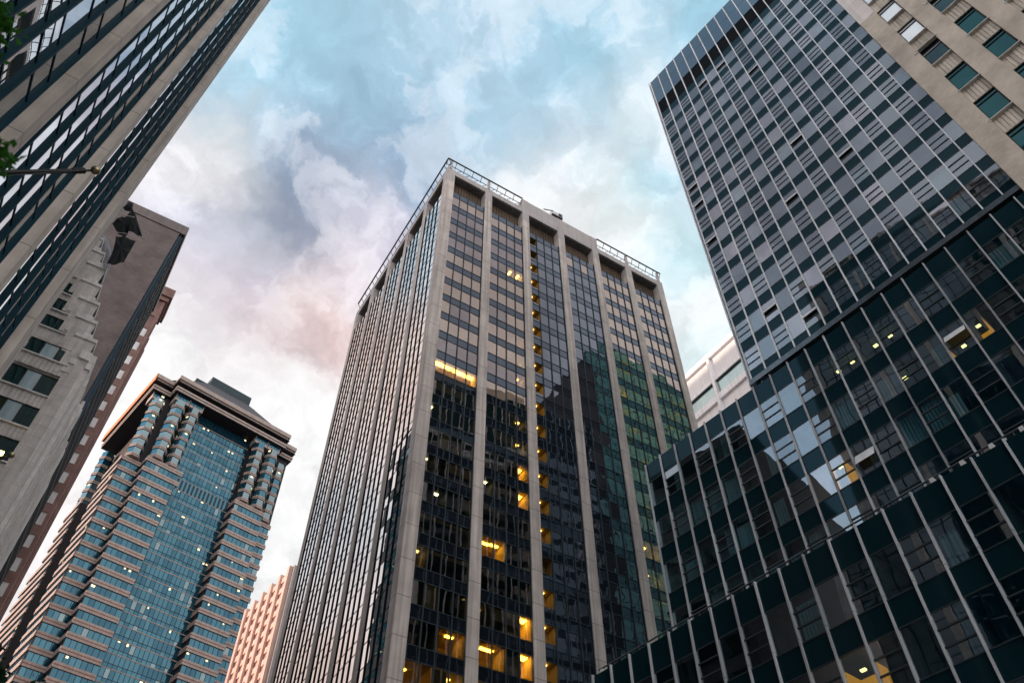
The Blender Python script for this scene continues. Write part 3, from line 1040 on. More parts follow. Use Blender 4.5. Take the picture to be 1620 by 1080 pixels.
# cells of the tower with a tipped-open sash (column, row)
OPEN = {(0, 5), (0, 6), (0, 8), (6, 0), (4, 0), (2, 12), (8, 7), (8, 2), (10, 9), (6, 9), (4, 13)}
wins = []
TWX, TWC = 41.75, 20.9
t_tops = [95.65 - 3.408 * i for i in range(14)]
wins += curtain_wall(TWX, TWC, 17, t_tops, 2.25, 48.1, 97.0, tower=True, curtains=0.10)
OPEN = set()
PDX, PDC = 35.35, 27.62
p_tops = [38.74 - 3.36 * i for i in range(5)]
wins_p = curtain_wall(PDX, PDC, 21, p_tops, 2.1, 22.0, 40.37, curtains=0.42)
LWX, LWC = 30.15, 29.51
l_tops = [22.1 - 3.36 * i for i in range(4)]
wins_l = curtain_wall(LWX, LWC, 20, l_tops, 2.1, 7.0, 23.74, curtains=0.2)
T.many('window', wins + wins_p + wins_l, ['glassB', 'railB', 'glassB2', 'glassB3'], 100)
# head of the tower: black louvre band under a glass parapet
P = plane(TWX)
mb = MB(); mb.fbox(P, TWC - 17 * MOD, TWC, -0.3, -0.05, 97.0, 100.25); T.part('louver_band', mb, 'bandB')
mb = MB()
for i in range(17):
    mb.fquad(P, TWC - MOD * (i + 1) + 0.03, TWC - MOD * i - 0.03, 100.25, 103.6, 0, 0, 0.003)
    mb.fquad(P, TWC - MOD * (i + 1) + 0.03, TWC - MOD * i - 0.03, 103.65, 106.9, 0, 0, 0.003)
T.part('parapet', mb, 'parB')
for i in range(18):
    u = TWC - MOD * i
    mb = MB(); mb.fbox(P, u - 0.05, u + 0.05, -0.1, 0.14, 97.03, 107.0); T.part('mullion', mb, 'mullB')
for X, u1, z0, z1 in ((TWX, TWC, 46.5, 107.0),):
    mb = MB(); mb.box(X - 0.1, X + 0.35, u1 + 0.24, u1 + 0.32, z0, z1); T.part('corner_post', mb, 'mullB')
mb = MB(); mb.fbox(P, TWC - 17 * MOD, TWC + 0.2, -0.1, 0.25, 47.55, 48.05); T.part('flashing', mb, 'flash')
# roofs, terraces, inner cores and the blank far sides
mb = MB()
mb.box(TWX + 0.3, 73, -3, TWC, 106.4, 106.7)
mb.box(PDX + 0.3, TWX + 2, -4, PDC, 39.6, 39.9)
mb.box(LWX + 0.3, PDX + 2, -1, LWC, 23.0, 23.3)
T.part('roof', mb, 'membrane')
mb = MB()
mb.box(TWX + 4, 72.7, -2.9, TWC - 3, 40, 106.3)
mb.box(PDX + 3.4, 72.7, -20, PDC - 3, 0, 39.5)
mb.box(LWX + 3.2, PDX + 6, -18, LWC - 3, 0, 22.9)
for X, u1, n, tops, ph in ((TWX, TWC, 17, t_tops, 2.25), (PDX, PDC, 21, p_tops, 2.1), (LWX, LWC, 20, l_tops, 2.1)):
    for zt in tops:
        mb.box(X + 0.35, X + 4.1, u1 - n * MOD, u1 - 0.1, zt + 0.25, zt + 0.7)
    for i in range(0, n + 1, 4):
        mb.box(X + 0.35, X + 4.1, u1 - i * MOD - 0.12, u1 - i * MOD + 0.0, tops[-1] - 2.2, tops[0] + 0.2)
T.part('interior', mb, 'dark_room')
mb = MB()
mb.box(LWX - 0.1, 60, -20, LWC, 0, 6.9)
T.part('base_wall', mb, 'plain_wall')


def north_face(u0, x0, x1, tops, ph, z_lo, z_hi):
    P = lambda u, z, o: (u, u0 + o, z)
    sp, gl, mu = MB(), MB(), MB()
    n = int((x1 - x0) / MOD)
    edges = [z_hi] + [z for zt in tops for z in (zt, zt - ph)] + [z_lo]
    for i in range(n):
        a, b = x0 + MOD * i + 0.03, x0 + MOD * (i + 1) - 0.03
        for q in range(0, len(edges), 2):
            sp.fquad(P, a, b, edges[q + 1] + 0.03, edges[q] - 0.03, 0, 0, 0.002)
        for zt in tops:
            gl.fquad(P, a, b, zt - ph, zt, 0, 0, 0.003)
    for i in range(n + 1):
        mu.fbox(P, x0 + MOD * i - 0.06, x0 + MOD * i + 0.06, -0.1, 0.2, z_lo, z_hi)
    o = T.part('north_wall', sp, 'spanB')
    T.part('north_glazing', gl, 'glassB', parent=o, stuff=True)
    T.part('north_rib', mu, 'mullB', parent=o, stuff=True)


north_face(TWC + 0.1, TWX + 0.4, 73, t_tops, 2.25, 40, 106.9)
north_face(PDC + 0.1, PDX + 0.4, 73, p_tops, 2.1, 22, 40.3)
north_face(LWC + 0.1, LWX + 0.4, 60, l_tops, 2.1, 7, 23.7)
# terrace railing on the lower setback
mb = MB()
mb.tube((LWX + 0.45, LWC - 27, 24.22), (LWX + 0.45, LWC, 24.22), 0.045)
mb.tube((LWX + 0.45, LWC - 27, 23.86), (LWX + 0.45, LWC, 23.86), 0.02)
for i in range(20):
    mb.tube((LWX + 0.45, LWC - 0.35 - 1.4 * i, 23.3), (LWX + 0.45, LWC - 0.35 - 1.4 * i, 24.2), 0.03)
T.part('railing', mb, 'railB')
for u, h in ((29.2, 0.2), (9.0, 0.26), (7.6, 0.26), (6.3, 0.26), (5.0, 0.26)):
    mb = MB(); mb.box(LWX + 0.3, LWX + 0.6, u - 0.09, u + 0.09, 23.74, 23.9 + h); T.part('terrace_light', mb, 'white_sash')


def b_lamp(X, c0, col, ztop, kind, size=(0.26, 0.10), d=1.4, drop=0.08):
    u = c0 - MOD * col
    mb = MB(); mb.box(X + d - size[1], X + d + size[1], u - size[0] / 2, u + size[0] / 2, ztop - drop - 0.06, ztop - drop)
    T.part('ceiling_lamp', mb, kind)


for col, row, kind in ((11.3, 0, 'lamp_warm'), (10.6, 0, 'lamp_warm'), (13.2, 0, 'lamp_warm'), (12.5, 0, 'lamp_warm'), (10.4, 1, 'lamp_warm'), (10.0, 1, 'lamp_warm'),
                       (13.5, 2, 'lamp_warm'), (12.3, 2, 'lamp_warm'), (12.9, 1, 'lamp_warm')):
    b_lamp(PDX, PDC, col, p_tops[row], 'lamp_dim')


def b_room(X, c0, col0, col1, ztop, h, wall, kind, d=1.3, lo=0.0):
    u1, u0 = c0 - MOD * col0, c0 - MOD * col1
    mb = MB()
    z0, z1 = ztop - h, ztop - lo
    mb.quad((X + d, u0, z0), (X + d, u1, z0), (X + d, u1, z1), (X + d, u0, z1))
    mb.quad((X + 0.1, u0, z0), (X + d, u0, z0), (X + d, u0, z1), (X + 0.1, u0, z1))
    mb.quad((X + 0.1, u1, z0), (X + d, u1, z0), (X + d, u1, z1), (X + 0.1, u1, z1))
    o = T.part('lit_room', mb, wall)
    mb = MB(); mb.box(X + 0.45, X + 0.6, (u0 + u1) / 2 - 0.12, (u0 + u1) / 2 + 0.12, z1 - 0.12, z1 - 0.04); T.part('ceiling_lamp', mb, 'lamp_dim', parent=o)


b_room(PDX, PDC, 16.0, 16.55, p_tops[1] - 0.6, 1.4, 'glowing_wall', 'lamp_gold')
b_room(PDX, PDC, 15.0, 15.95, p_tops[1] - 1.2, 0.85, 'glowing_wall', 'lamp_gold')
b_room(PDX, PDC, 9.0, 9.55, p_tops[2] - 0.3, 1.7, 'glowing_wall', 'lamp_warm')
b_room(LWX, LWC, 10.0, 10.9, l_tops[1] - 0.5, 1.6, 'glowing_wall', 'lamp_gold')
P = plane(PDX)
for c0_, c1_, zt, zb in ((15.1, 15.95, p_tops[1] - 0.55, p_tops[1] - 1.2), (10.1, 10.95, p_tops[2] - 0.75, p_tops[2] - 1.5)):
    mb = MB(); mb.quad(P(PDC - MOD * c0_, zt, 0.03), P(PDC - MOD * c1_, zt, 0.03), P(PDC - MOD * c1_, zb, 0.40), P(PDC - MOD * c0_, zb, 0.40))
    T.part('open_sash', mb, 'white_sash')  # white stands in for sky mirrored in its glass

# ------------------------------------------------------------------ granite-ribbed mirror-glass block close on the left
T = Thing('granite_ribbed_block', 'tan granite-ribbed mirror-glass office block towering over the left edge', 'building', 0, (-24, 12, 0))
LG, LP = -7.6, 4.19
P = lambda u, z, o: (LG + o, u, z)
L0 = 24.15 - LP * 3
pils = [(-15.0, -14.3), (-6.9, -6.2), (1.2, 1.9), (9.3, 9.97), (17.4, 18.08), (25.5, 26.22), (33.75, 35.2)]
for a, b in pils:
    mb = MB(); mb.fbox(P, a, b, -0.3, 0.6, -3, 131); T.part('pilaster', mb, 'stone_L')
wins = []
rows = int((130 - L0) / LP)
for j in range(len(pils) - 1):
    a, b = pils[j][1], pils[j + 1][0]
    w = (b - a) / 5
    for p in range(5):
        for k in range(rows):
            z0 = L0 + LP * k
            mb = MB()
            mb.fquad(P, a + w * p + 0.04, a + w * (p + 1) - 0.04, z0 + 0.04, z0 + 2.53, 0, 0, 0.003)
            mb.fquad(P, a + w * p + 0.04, a + w * (p + 1) - 0.04, z0 + 2.61, z0 + LP - 0.04, 0, 0, 0.003)
            mb.fbox(P, a + w * p, a + w * (p + 1), -0.04, 0.03, z0 + 2.53, z0 + 2.61, 1)
            mb.fbox(P, a + w * p, a + w * (p + 1), -0.04, 0.03, z0 - 0.04, z0 + 0.04, 1)
            wins.append((mb, []))
    for p in range(6):
        u = a + w * p
        mb = MB(); mb.fbox(P, u - 0.05, u + 0.05, -0.05, 0.15, L0, 130.5); T.part('mullion', mb, 'mullL')
T.many('window', wins, ['glassL', 'mullL'], 100)
mb = MB(); mb.box(-40, LG - 0.3, -15, 35.1, -3, 131.2); mb.fbox(P, -15, 35.1, -0.3, 0.02, -3, L0 - 0.05); mb.fbox(P, -15, 33.7, -0.3, 0.3, 130.5, 131.0)
T.part('wall', mb, 'stone_L')
SL = 0.82                                     # the block stands nearer: whole thing sized down about the street corner
T.e.scale = (SL, SL, SL)
T.e.location = EYE + (T.e.location - EYE) * SL

# flagpoles on the left block, each with a rope and a ball
proto = None
for (y, zt) in ((14.7, 21.35), (29.4, 22.5)):
    if proto is None:
        T = Thing('flagpole', 'black flagpole with brass ball jutting across the upper left glass wall', 'flagpole', 0, (-7.0, y, zt - 3.45), 'flagpoles on the granite-ribbed block')
        tip = Vector((-4, y, zt))
        foot = Vector((-7.1, y + 0.02, zt - 3.3))
        d = (tip - foot).normalized()
        mb = MB(); mb.tube(foot, tip - d * 0.32, 0.085, 12, 0, 0.06); T.part('pole', mb, 'pole', smooth=False)
        mb = MB(); mb.tube(tip - d * 0.62, tip - d * 0.3, 0.085, 10); mb.tube(tip - d * 0.34, tip - d * 0.1, 0.03, 8); T.part('truck', mb, 'pole')
        mb = MB(); mb.ball(tip, 0.125); T.part('ball', mb, 'brass', smooth=True)
        mb = MB()
        a, b = tip - d * 0.45 + Vector((0.02, -0.06, -0.08)), foot + d * 0.4 + Vector((0.05, -0.06, -0.15))
        mid = (a + b) / 2 + Vector((0, 0, -0.10))
        mb.tube(a, mid, 0.012, 6); mb.tube(mid, b, 0.012, 6); T.part('halyard', mb, 'rope')
        mb = MB(); mb.box(-7.15, -6.9, y - 0.2, y + 0.2, zt - 3.7, zt - 2.9); T.part('bracket', mb, 'pole')
        proto = T.e
        proto.scale = (SL, SL, SL)
        proto.location = EYE + (proto.location - EYE) * SL
    else:
        c = proto.copy(); COL.objects.link(c)
        c.location = EYE + (Vector((-7.0, y, zt - 3.45)) - EYE) * SL
        c['label'] = 'black flagpole whose brass ball shows before the stepped limestone block'
        for ch in list(proto.children):
            k = ch.copy(); COL.objects.link(k); k.parent = c

# ------------------------------------------------------------------ stepped limestone block beyond it
T = Thing('stepped_limestone_block', 'beige limestone block with wide three-pane windows and a stepped crest', 'building', 0, (-20, 70, 0))
P = lambda u, z, o: (u, 62 - o, z)
XR = -6.7
mb = MB()
mb.box(-40, XR, 62.35, 84, 0, 59.0)
steps = [(-7.45, 60.6), (-8.3, 63.0), (-9.05, 65.6), (-9.8, 68.2), (-10.3, 71.0), (-11.3, 73.2), (-12.2, 75.4)]
for i, (x, z) in enumerate(steps):
    mb.box(-40, x, 62.4 + 0.12 * i, 80 - 1.2 * i, 58.9 if i == 0 else steps[i - 1][1] - 0.1, z)
mb.fbox(P, -40, -30, -0.4, 0.0, 0, 58.8)
T.part('wall', mb, 'lime')
# wide corner pier and the piers between the windows
for a, b, zt in ((-8.45, XR, 58.3), (-14.4, -12.3, 58.3), (-20.3, -18.25, 58.3), (-26.2, -24.2, 58.3)):
    mb = MB(); mb.fbox(P, a, b, -0.35, 0.0, 0, zt); mb.fbox(P, a + 0.45, b - 0.45, 0.0, 0.12, 0, zt - 1.5)
    p = T.part('pier', mb, 'lime')
    for c0_, c1_, o1_, za, zb in ((a - 0.06, a + 0.42, 0.16, zt - 1.6, zt - 0.9), (b - 0.42, b + 0.06, 0.16, zt - 1.6, zt - 0.9), (a + 0.4, b - 0.4, 0.22, zt - 0.6, zt + 0.4)):
        mb = MB(); mb.fbox(P, c0_, c1_, -0.3, o1_, za, zb); T.part('cap', mb, 'lime_pale', parent=p)
for i, (x, z) in enumerate(steps):           # crest blocks, one per setback
    o = -0.35 - 0.12 * i
    mb = MB(); mb.fbox(P, x - 1.75, x, o - 3.0, o + 0.30, z - 5.2, z - 0.3); mb.fbox(P, x - 1.35, x - 0.4, o, o + 0.40, z - 5.0, z - 0.9)
    p = T.part('crest_block', mb, 'lime')
    mb = MB(); mb.fbox(P, x - 1.85, x + 0.10, o - 2.9, o + 0.44, z - 0.42, z - 0.02); T.part('cap', mb, 'lime_pale', parent=p)
    mb = MB(); mb.fbox(P, x - 1.25, x - 0.5, o - 0.9, o + 0.36, z - 0.02, z + 0.45); T.part('cap', mb, 'lime_pale', parent=p)
wins = []


def c_window(x0, x1, z0, z1, o, kinds):
    fr = MB()
    w = (x1 - x0) / 3
    for q in range(3):
        fr.fquad(P, x0 + w * q + 0.05, x0 + w * (q + 1) - 0.05, z0 + 0.05, z1 - 0.05, o - 0.12, kinds[q], 0.002)
    for q in range(4):
        fr.fbox(P, x0 + w * q - 0.06, x0 + w * q + 0.06, o - 0.15, o - 0.05, z0, z1, 3)
    fr.fbox(P, x0, x1, o - 0.15, o - 0.05, z1 - 0.07, z1, 3)
    win = T.part('window', fr, ['glassC', 'glassC_sky', 'glassC_olive', 'black_frame'])
    sl = MB(); sl.fbox(P, x0 - 0.05, x1 + 0.05, o - 0.2, o + 0.14, z0 - 0.13, z0); T.part('sill', sl, 'lime_pale', parent=win)
    pn = MB()
    n = 10
    for q in range(n):                        # fluted apron below the sill
        a = x0 + (x1 - x0) * q / n
        pn.fbox(P, a + 0.015, a + (x1 - x0) / n - 0.015, o - 0.3, o - (0.06 if q % 2 else 0.085), z0 - 1.40, z0 - 0.14)
    T.part('apron', pn, 'lime', parent=win)
    return win


PER = 3.72
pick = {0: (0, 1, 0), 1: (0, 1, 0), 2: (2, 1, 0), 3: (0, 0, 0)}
for j, (a, b) in enumerate(((-12.3, -8.45), (-18.25, -14.4), (-24.2, -20.3))):
    for r in range(13):
        zt = 58.25 - PER * r if r == 0 else 54.62 - PER * (r - 1)
        z0 = zt - (1.85 if r == 0 else 2.28)
        kinds = pick.get(r - 0, (0, 0, 2)) if j == 0 else RND.choice(((0, 0, 0), (0, 1, 0), (2, 0, 0)))
        w = c_window(a, b, z0, zt, 0.0, kinds)
        if j == 0 and r == 3:
            mb = MB(); mb.fbox(P, -9.5, -9.0, -0.11, -0.06, z0 + 0.4, z0 + 0.9); T.part('lamp_shade', mb, 'lamp_gold', parent=w)
for i, (x, z) in enumerate(steps[1:]):
    o = -0.35 - 0.12 * (i + 1)
    c_window(x - 1.75 - 3.6 + 0.15 * i, x - 1.75, z - 2.9, z - 1.25, o + 0.22, ((0, 0, 0), (1, 0, 0), (0, 0, 0))[i % 3])
# street side: slender buttresses with slit windows between
for i, (y0, zt) in enumerate(((63.9, 56.5), (66.4, 54.5), (68.9, 57.5), (71.3, 60.0), (74.2, 58.0), (77.0, 59.0))):
    mb = MB(); mb.box(XR - 0.1, XR + 0.32, y0, y0 + 1.1, 0, zt); mb.box(XR - 0.1, XR + 0.18, y0 + 0.2, y0 + 0.9, zt, zt + 1.2)
    T.part('buttress', mb, 'lime')
    for r in range(12):
        mb = MB(); z0 = zt - 6 - PER * r
        mb.quad((XR + 0.02, y0 + 1.2, z0), (XR + 0.02, y0 + 2.2, z0), (XR + 0.02, y0 + 2.2, z0 + 2.2), (XR + 0.02, y0 + 1.2, z0 + 2.2))
        T.part('slit_window', mb, 'glassC')
mb = MB()                                     # rounded lead roof behind the crest
n = 10
for i in range(n):
    t0, t1 = math.pi / 2 * i / n, math.pi / 2 * (i + 1) / n
    r0, r1 = 3.4 * math.cos(t0), 3.4 * math.cos(t1)
    z0, z1 = 73.5 + 7 * math.sin(t0), 73.5 + 7 * math.sin(t1)
    for k in range(20):
        a0, a1 = 2 * math.pi * k / 20, 2 * math.pi * (k + 1) / 20
        c = (-13.9, 67.2)
        mb.quad((c[0] + r0 * math.cos(a0), c[1] + r0 * math.sin(a0), z0), (c[0] + r0 * math.cos(a1), c[1] + r0 * math.sin(a1), z0),
                (c[0] + r1 * math.cos(a1), c[1] + r1 * math.sin(a1), z1), (c[0] + r1 * math.cos(a0), c[1] + r1 * math.sin(a0), z1))
T.part('dome', mb, 'copper', smooth=True)

# black mesh sheets lashed over the crest


def sheet(label, pts, y, sag=0.12):
    """A hanging mesh sheet: outline in x-z, billowing along the street, with real thickness."""
    mb = MB()
    cx = sum(p[0] for p in pts) / len(pts)
    cz = sum(p[1] for p in pts) / len(pts)
    n = len(pts)
    rings = 5
    grid = []
    for r in range(rings + 1):
        f = r / rings
        row = []
        for k in range(n * 6):
            a, b = pts[k // 6], pts[(k // 6 + 1) % n]
            t = (k % 6) / 6
            ex, ez = a[0] + (b[0] - a[0]) * t, a[1] + (b[1] - a[1]) * t
            pull = 1 - 0.02 * math.sin(math.pi * t)
            ex, ez = cx + (ex - cx) * pull, cz + (ez - cz) * pull
            row.append((cx + (ex - cx) * f, y - sag * (1 - f * f) + 0.10 * math.sin(5 * ex + 3 * ez) * f, cz + (ez - cz) * f))
        grid.append(row)
    m = n * 6
    for off in (0, 0.03):
        i0 = len(mb.v)
        for row in grid:
            mb.v += [(p[0], p[1] + off, p[2]) for p in row]
        for r in range(rings):
            for k in range(m):
                q = (k + 1) % m
                mb.f.append((i0 + r * m + k, i0 + (r + 1) * m + k, i0 + (r + 1) * m + q, i0 + r * m + q))
                mb.m.append(0)
    o = link_mesh('mesh_sheet', mb, 'tarp', (cx, y, cz), True)
    o.location = (cx, y, cz)
    o['label'], o['category'], o['group'] = label, 'sheet', 'black mesh sheets over the limestone crest'


sheet('large black mesh sheet hanging lowest over the limestone crest', [(-11.18, 75.36), (-10.59, 75.57), (-10.11, 75.89), (-9.25, 75.69), (-9.18, 73.7), (-9.12, 71.91), (-9.96, 70.69), (-10.39, 70.68), (-10.64, 73.09)], 61.6)
sheet('dark bunched mesh sheet in the middle of the hung sheets', [(-12.24, 77.44), (-12.09, 78.45), (-11.9, 79.2), (-11.49, 79.12), (-11.45, 80.73), (-10.96, 79.57), (-10.38, 76.87), (-10.4, 75.87), (-11.05, 76.03), (-11.69, 76.76)], 61.9)
sheet('pointed black mesh sheet hanging before the brown brick wall', [(-11.45, 80.73), (-10.68, 79.67), (-9.75, 78.11), (-8.93, 76.72), (-9.68, 76.6), (-10.42, 76.76), (-11.0, 78.8)], 61.4)
sheet('crumpled black mesh sheet bundled at the top of the hung sheets', [(-12.21, 80.36), (-12.21, 81.98), (-11.62, 81.88), (-11.47, 81.33), (-11.41, 80.61), (-11.9, 80.03)], 61.8, 0.4)


def stick(label, a, b, r=0.05):
    a, b = Vector(a), Vector(b)
    mb = MB(); mb.tube(a, b, r, 8)
    mb.ball(b, r * 1.5, 8, 6)
    o = link_mesh('sheet_pole', mb, 'white_pole', a)
    o.location = a
    o['label'], o['category'], o['group'] = label, 'pole', 'poles holding the mesh sheets'


stick('white pole under the pointed black mesh sheet', (-10.3, 61.7, 77.25), (-8.55, 61.4, 76.45))
stick('white pole crossing the middle of the black mesh sheets', (-12.9, 61.3, 78.2), (-10.7, 61.3, 79.05))
stick('thin white pole between the lead dome and the large mesh sheet', (-13.0, 61.3, 74.6), (-10.2, 61.2, 75.95), 0.035)

T = Thing('side_street_block', 'dim stone block on the side street behind the granite-ribbed block', 'building', 0, (-40, 52, 0))
mb = MB(); mb.box(-75, -14, 41.5, 61, 0, 83); T.part('wall', mb, 'dim_stone')
mb = MB()
for k in range(21):
    mb.box(-13.98, -13.9, 42.5, 60, 3 + 3.8 * k, 5.2 + 3.8 * k)
T.part('window', mb, 'glassC')

# ------------------------------------------------------------------ brown brick slab
T = Thing('brown_brick_slab', 'blank brown brick slab building behind the black mesh sheets', 'building', 0, (-20, 90, 0))
DX, DY, DZ = -7.05, 82.0, 108.3
mb = MB(); mb.box(-45, DX - 0.75, DY, 99, 0, DZ - 2.1); T.part('wall', mb, 'brown_brick')
mb = MB(); mb.box(-45.1, DX + 0.1, DY - 0.12, 99.1, DZ - 2.0, DZ); p = T.part('parapet', mb, 'brown_cap')
mb = MB(); mb.box(-45, DX - 0.1, DY + 0.1, 99, DZ - 2.15, DZ - 2.0); T.part('shadow_gap', mb, 'dark_recess', parent=p)
mb = MB(); mb.box(DX - 0.74, DX - 0.1, DY + 0.25, 98.9, 0, DZ - 2.15); T.part('strip_glazing', mb, 'glassD')
for i in range(16):
    y = DY + 0.3 + i * 1.11
    mb = MB(); mb.box(DX - 0.12, DX - 0.05, y, y + 0.10, 0, DZ - 2.15); T.part('fin', mb, 'fin')
mb = MB(); mb.box(DX - 0.5, DX - 0.42, DY + 0.12, DY + 0.26, 0, DZ - 2.15); T.part('fin', mb, 'fin')
for z in range(10, 106, 4):
    mb = MB(); mb.box(DX - 0.13, DX - 0.02, DY + 0.45, 98.9, z, z + 0.5); T.part('spandrel', mb, 'fin')

# ------------------------------------------------------------------ red-brown brick building past it
T = Thing('red_brown_block', 'red-brown brick building with windows painted pale as reflected sky past the blank brown slab', 'building', 0, (-20, 122, 0))
EX, EY = -7.0, 116.5
mb = MB(); mb.box(-30, EX, EY + 0.2, 122.6, 0, 128.5)
for a, b in ((EX - 0.55, EX), (EX - 3.2, EX - 1.7), (EX - 6.2, EX - 4.7)):
    mb.box(a, b, EY, EY + 0.2, 0, 128.5)
for r in range(31):
    z = 125.5 - 3.9 * r
    mb.box(-30, EX - 0.55, EY + 0.05, EY + 0.2, z - 3.9 + 2.3, z - 0.0 - 3.9 + 3.9 - 0.0) if False else mb.box(EX - 1.7, EX - 0.55, EY + 0.04, EY + 0.2, z - 1.7, z)
T.part('wall', mb, 'red_brick')
mb = MB(); mb.box(-30, EX + 0.75, EY - 0.75, 123.2, 129.6, 132.0); mb.box(-30, EX + 0.35, EY - 0.35, 122.9, 128.5, 129.6); T.part('cornice', mb, 'red_brick')
for i, (y, zt) in enumerate(((118.2, 124.0), (120.2, 121.5), (122.0, 120.0))):
    mb = MB(); mb.box(EX, EX + 0.22 + 0.08 * i, y, y + 1.0, 0, zt); T.part('pilaster', mb, 'red_brick')
for r in range(2, 31):
    z = 125.5 - 3.9 * r
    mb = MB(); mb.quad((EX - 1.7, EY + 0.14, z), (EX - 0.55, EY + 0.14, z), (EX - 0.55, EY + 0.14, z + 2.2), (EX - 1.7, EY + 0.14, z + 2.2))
    w = T.part('window', mb, 'sky_white')
    mb = MB(); mb.box(EX - 1.7, EX - 0.55, EY + 0.02, EY + 0.12, z - 0.15, z); T.part('sill', mb, 'red_brick', parent=w)

T = Thing('dim_stone_tower', 'dim stone tower hidden past the red-brown building and mirrored in the central tower', 'building', 0, (-20, 140, 0))
mb = MB(); mb.box(-32, -9.4, 128, 149, 0, 145); T.part('wall', mb, 'dim_stone')
mb = MB()
for k in range(36):
    for y in (129, 133, 137, 141, 145):
        mb.box(-9.42, -9.34, y, y + 2.2, 3 + 3.9 * k, 5.4 + 3.9 * k)
T.part('window', mb, 'glassC', stuff=True)

# ------------------------------------------------------------------ banded glass tower far down the street
RT = -11.0
T = Thing('banded_glass_tower', 'teal glass tower with pink granite bands and a hipped slate roof', 'building', RT, (64, 233, 0))
FY, NY, BY = 210.0, 214.5, 256.0
X0, XI0, XI1, X1 = 38.4, 44.4, 84.6, 89.9
FL = 3.88
Z169 = 169.0
glT = ['glassT1', 'glassT2', 'glassT3', 'litT', 'mullT']
P1 = lambda u, z, o: (u, FY - o, z)
P0 = lambda u, z, o: (u, NY - o, z)
PG = lambda u, z, o: (u, FY + 4.2 - o, z)
PS = lambda u, z, o: (X0 + o * -1, u, z)     # left flank
PR = lambda u, z, o: (u, NY - o, z)
body = MB()
body.box(X0 + 4.6, X1 - 0.1, NY + 0.1, BY - 0.1, 0, 197)
body.box(X0 + 0.1, X0 + 4.7, NY + 0.1, 227.4, 0, 168)
body.box(X0 + 0.1, X0 + 4.7, 243.1, BY - 0.1, 0, 168)
body.box(XI0 + 0.1, 54.7, FY + 0.1, NY + 0.2, 0, 168)
body.box(74.5, XI1 - 0.1, FY + 0.1, NY + 0.2, 0, 168)
for k in range(24):
    z = 152 - 3.88 * k
    body.box(X0 + 0.2, X0 + 12, BY, 262 + k * 1.94, max(0, z - 3.8), z)
T.part('core', body, 'dark_recess')


def t_kind(lit=0.02):
    r = RND.random()
    return 3 if r < lit else (2 if r < 0.04 else (1 if r < 0.45 else 0))


def t_row(Pf_, u0, u1, z0, z1, n, lit=0.02, mull=True):
    mb = MB()
    w = (u1 - u0) / n
    for q in range(n):
        k = t_kind(0)
        mb.fquad(Pf_, u0 + w * q + 0.06, u0 + w * (q + 1) - 0.06, z0, z1, 0, k, 0.004)
        if RND.random() < lit:
            ha, hb = RND.uniform(0.1, 0.4), RND.uniform(0.5, 0.9)
            mb.fbox(Pf_, u0 + w * (q + ha), u0 + w * (q + hb), 0.004, 0.02, z1 - RND.uniform(0.45, 0.9), z1 - RND.uniform(0.1, 0.3), 3)
        if mull:
            mb.fbox(Pf_, u0 + w * q - 0.06, u0 + w * q + 0.06, -0.05, 0.10, z0, z1, 4)
    return mb


wins = []
nfl = 24
bands = []


def band(Pf_, u0, u1, z, over0=0.0, over1=0.0):
    """Pink granite band with a brown stripe: z is its foot."""
    bw, st = MB(), MB()
    bw.fbox(Pf_, u0 - over0, u1 + over1, -0.1, 0.30, z, z + 1.55)
    st.fbox(Pf_, u0 - over0 - 0.004, u1 + over1 + 0.004, -0.05, 0.306, z + 0.62, z + 0.92)
    bands.append((bw, [('stripe', st, 'brown_stripe')]))


for k in range(nfl):
    z = 167.6 - FL * k
    ov = 1.2 if k < 2 else 0.0
    band(P1, XI0, 54.7, z, 0.3, ov)
    band(P1, 74.5, XI1, z, 0.3, 0.3)
    band(P0, X0, XI0, z, 0.3, 0)
    band(P0, XI1, X1, z, 0, 0.3)
    band(lambda u, zz, o: (XI0 - o, u, zz), FY, NY, z)
    band(lambda u, zz, o: (74.4 - o, u, zz), FY, FY + 4.2, z)
    band(PS, NY, 227.5, z, 0.3, 0.3)
    band(PS, 243, BY, z, 0.3, 0.3)
    if z < 152:
        band(PS, BY + 0.3, 262 + (152 - z) * 0.5, z, 0, 0.3)
    band(lambda u, zz, o: (X0 + 4.5 - o, u, zz), 227.5, 243, z)
    z1, z0 = z, z - FL + 1.55
    wins.append((t_row(P1, XI0, 54.7, z0, z1, 7, 0.06), []))
    wins.append((t_row(P1, 74.5, XI1, z0, z1, 7, 0.06), []))
    wins.append((t_row(P0, X0 + 0.3, XI0, z0, z1, 4, 0.03), []))
    wins.append((t_row(P0, XI1, X1, z0, z1, 3, 0.02), []))
    wins.append((t_row(PS, NY + 0.5, 227.2, z0, z1, 8, 0.02), []))
    wins.append((t_row(PS, 243.4, BY - 0.4, z0, z1, 8, 0.02), []))
T.many('stone_band', bands, 'pink_stone', 80)
for k in range(34):                           # blue curtain wall between the wings
    z1 = 197.08 - FL * k
    if k == 7:
        mb = MB()
        for q in range(15):
            u = 54.9 + 1.32 * q
            mb.fbox(PG, u, u + 0.5, -0.4, 0.25, z1 - FL + 0.3, z1, 4)
            mb.fquad(PG, u + 0.5, u + 1.32, z1 - FL, z1, 0, 0)
    else:
        mb = t_row(PG, 54.7, 74.5, z1 - 2.5, z1, 15, 0.085)
        mb.join(t_row(PG, 54.7, 74.5, z1 - FL + 0.06, z1 - 2.6, 15, 0.0, False))
        mb.fbox(PG, 54.7, 74.5, -0.05, 0.08, z1 - 2.6, z1 - 2.5, 4)
    wins.append((mb, []))
T.many('window', wins, glT, 100)
sl = MB()
for k in range(34):
    z1 = 197.08 - FL * k
    sl.fbox(PG, 54.7, 74.5, -0.05, 0.06, z1 - FL - 0.05, z1 - FL + 0.22)
T.part('sill_line', sl, 'pink_stone')


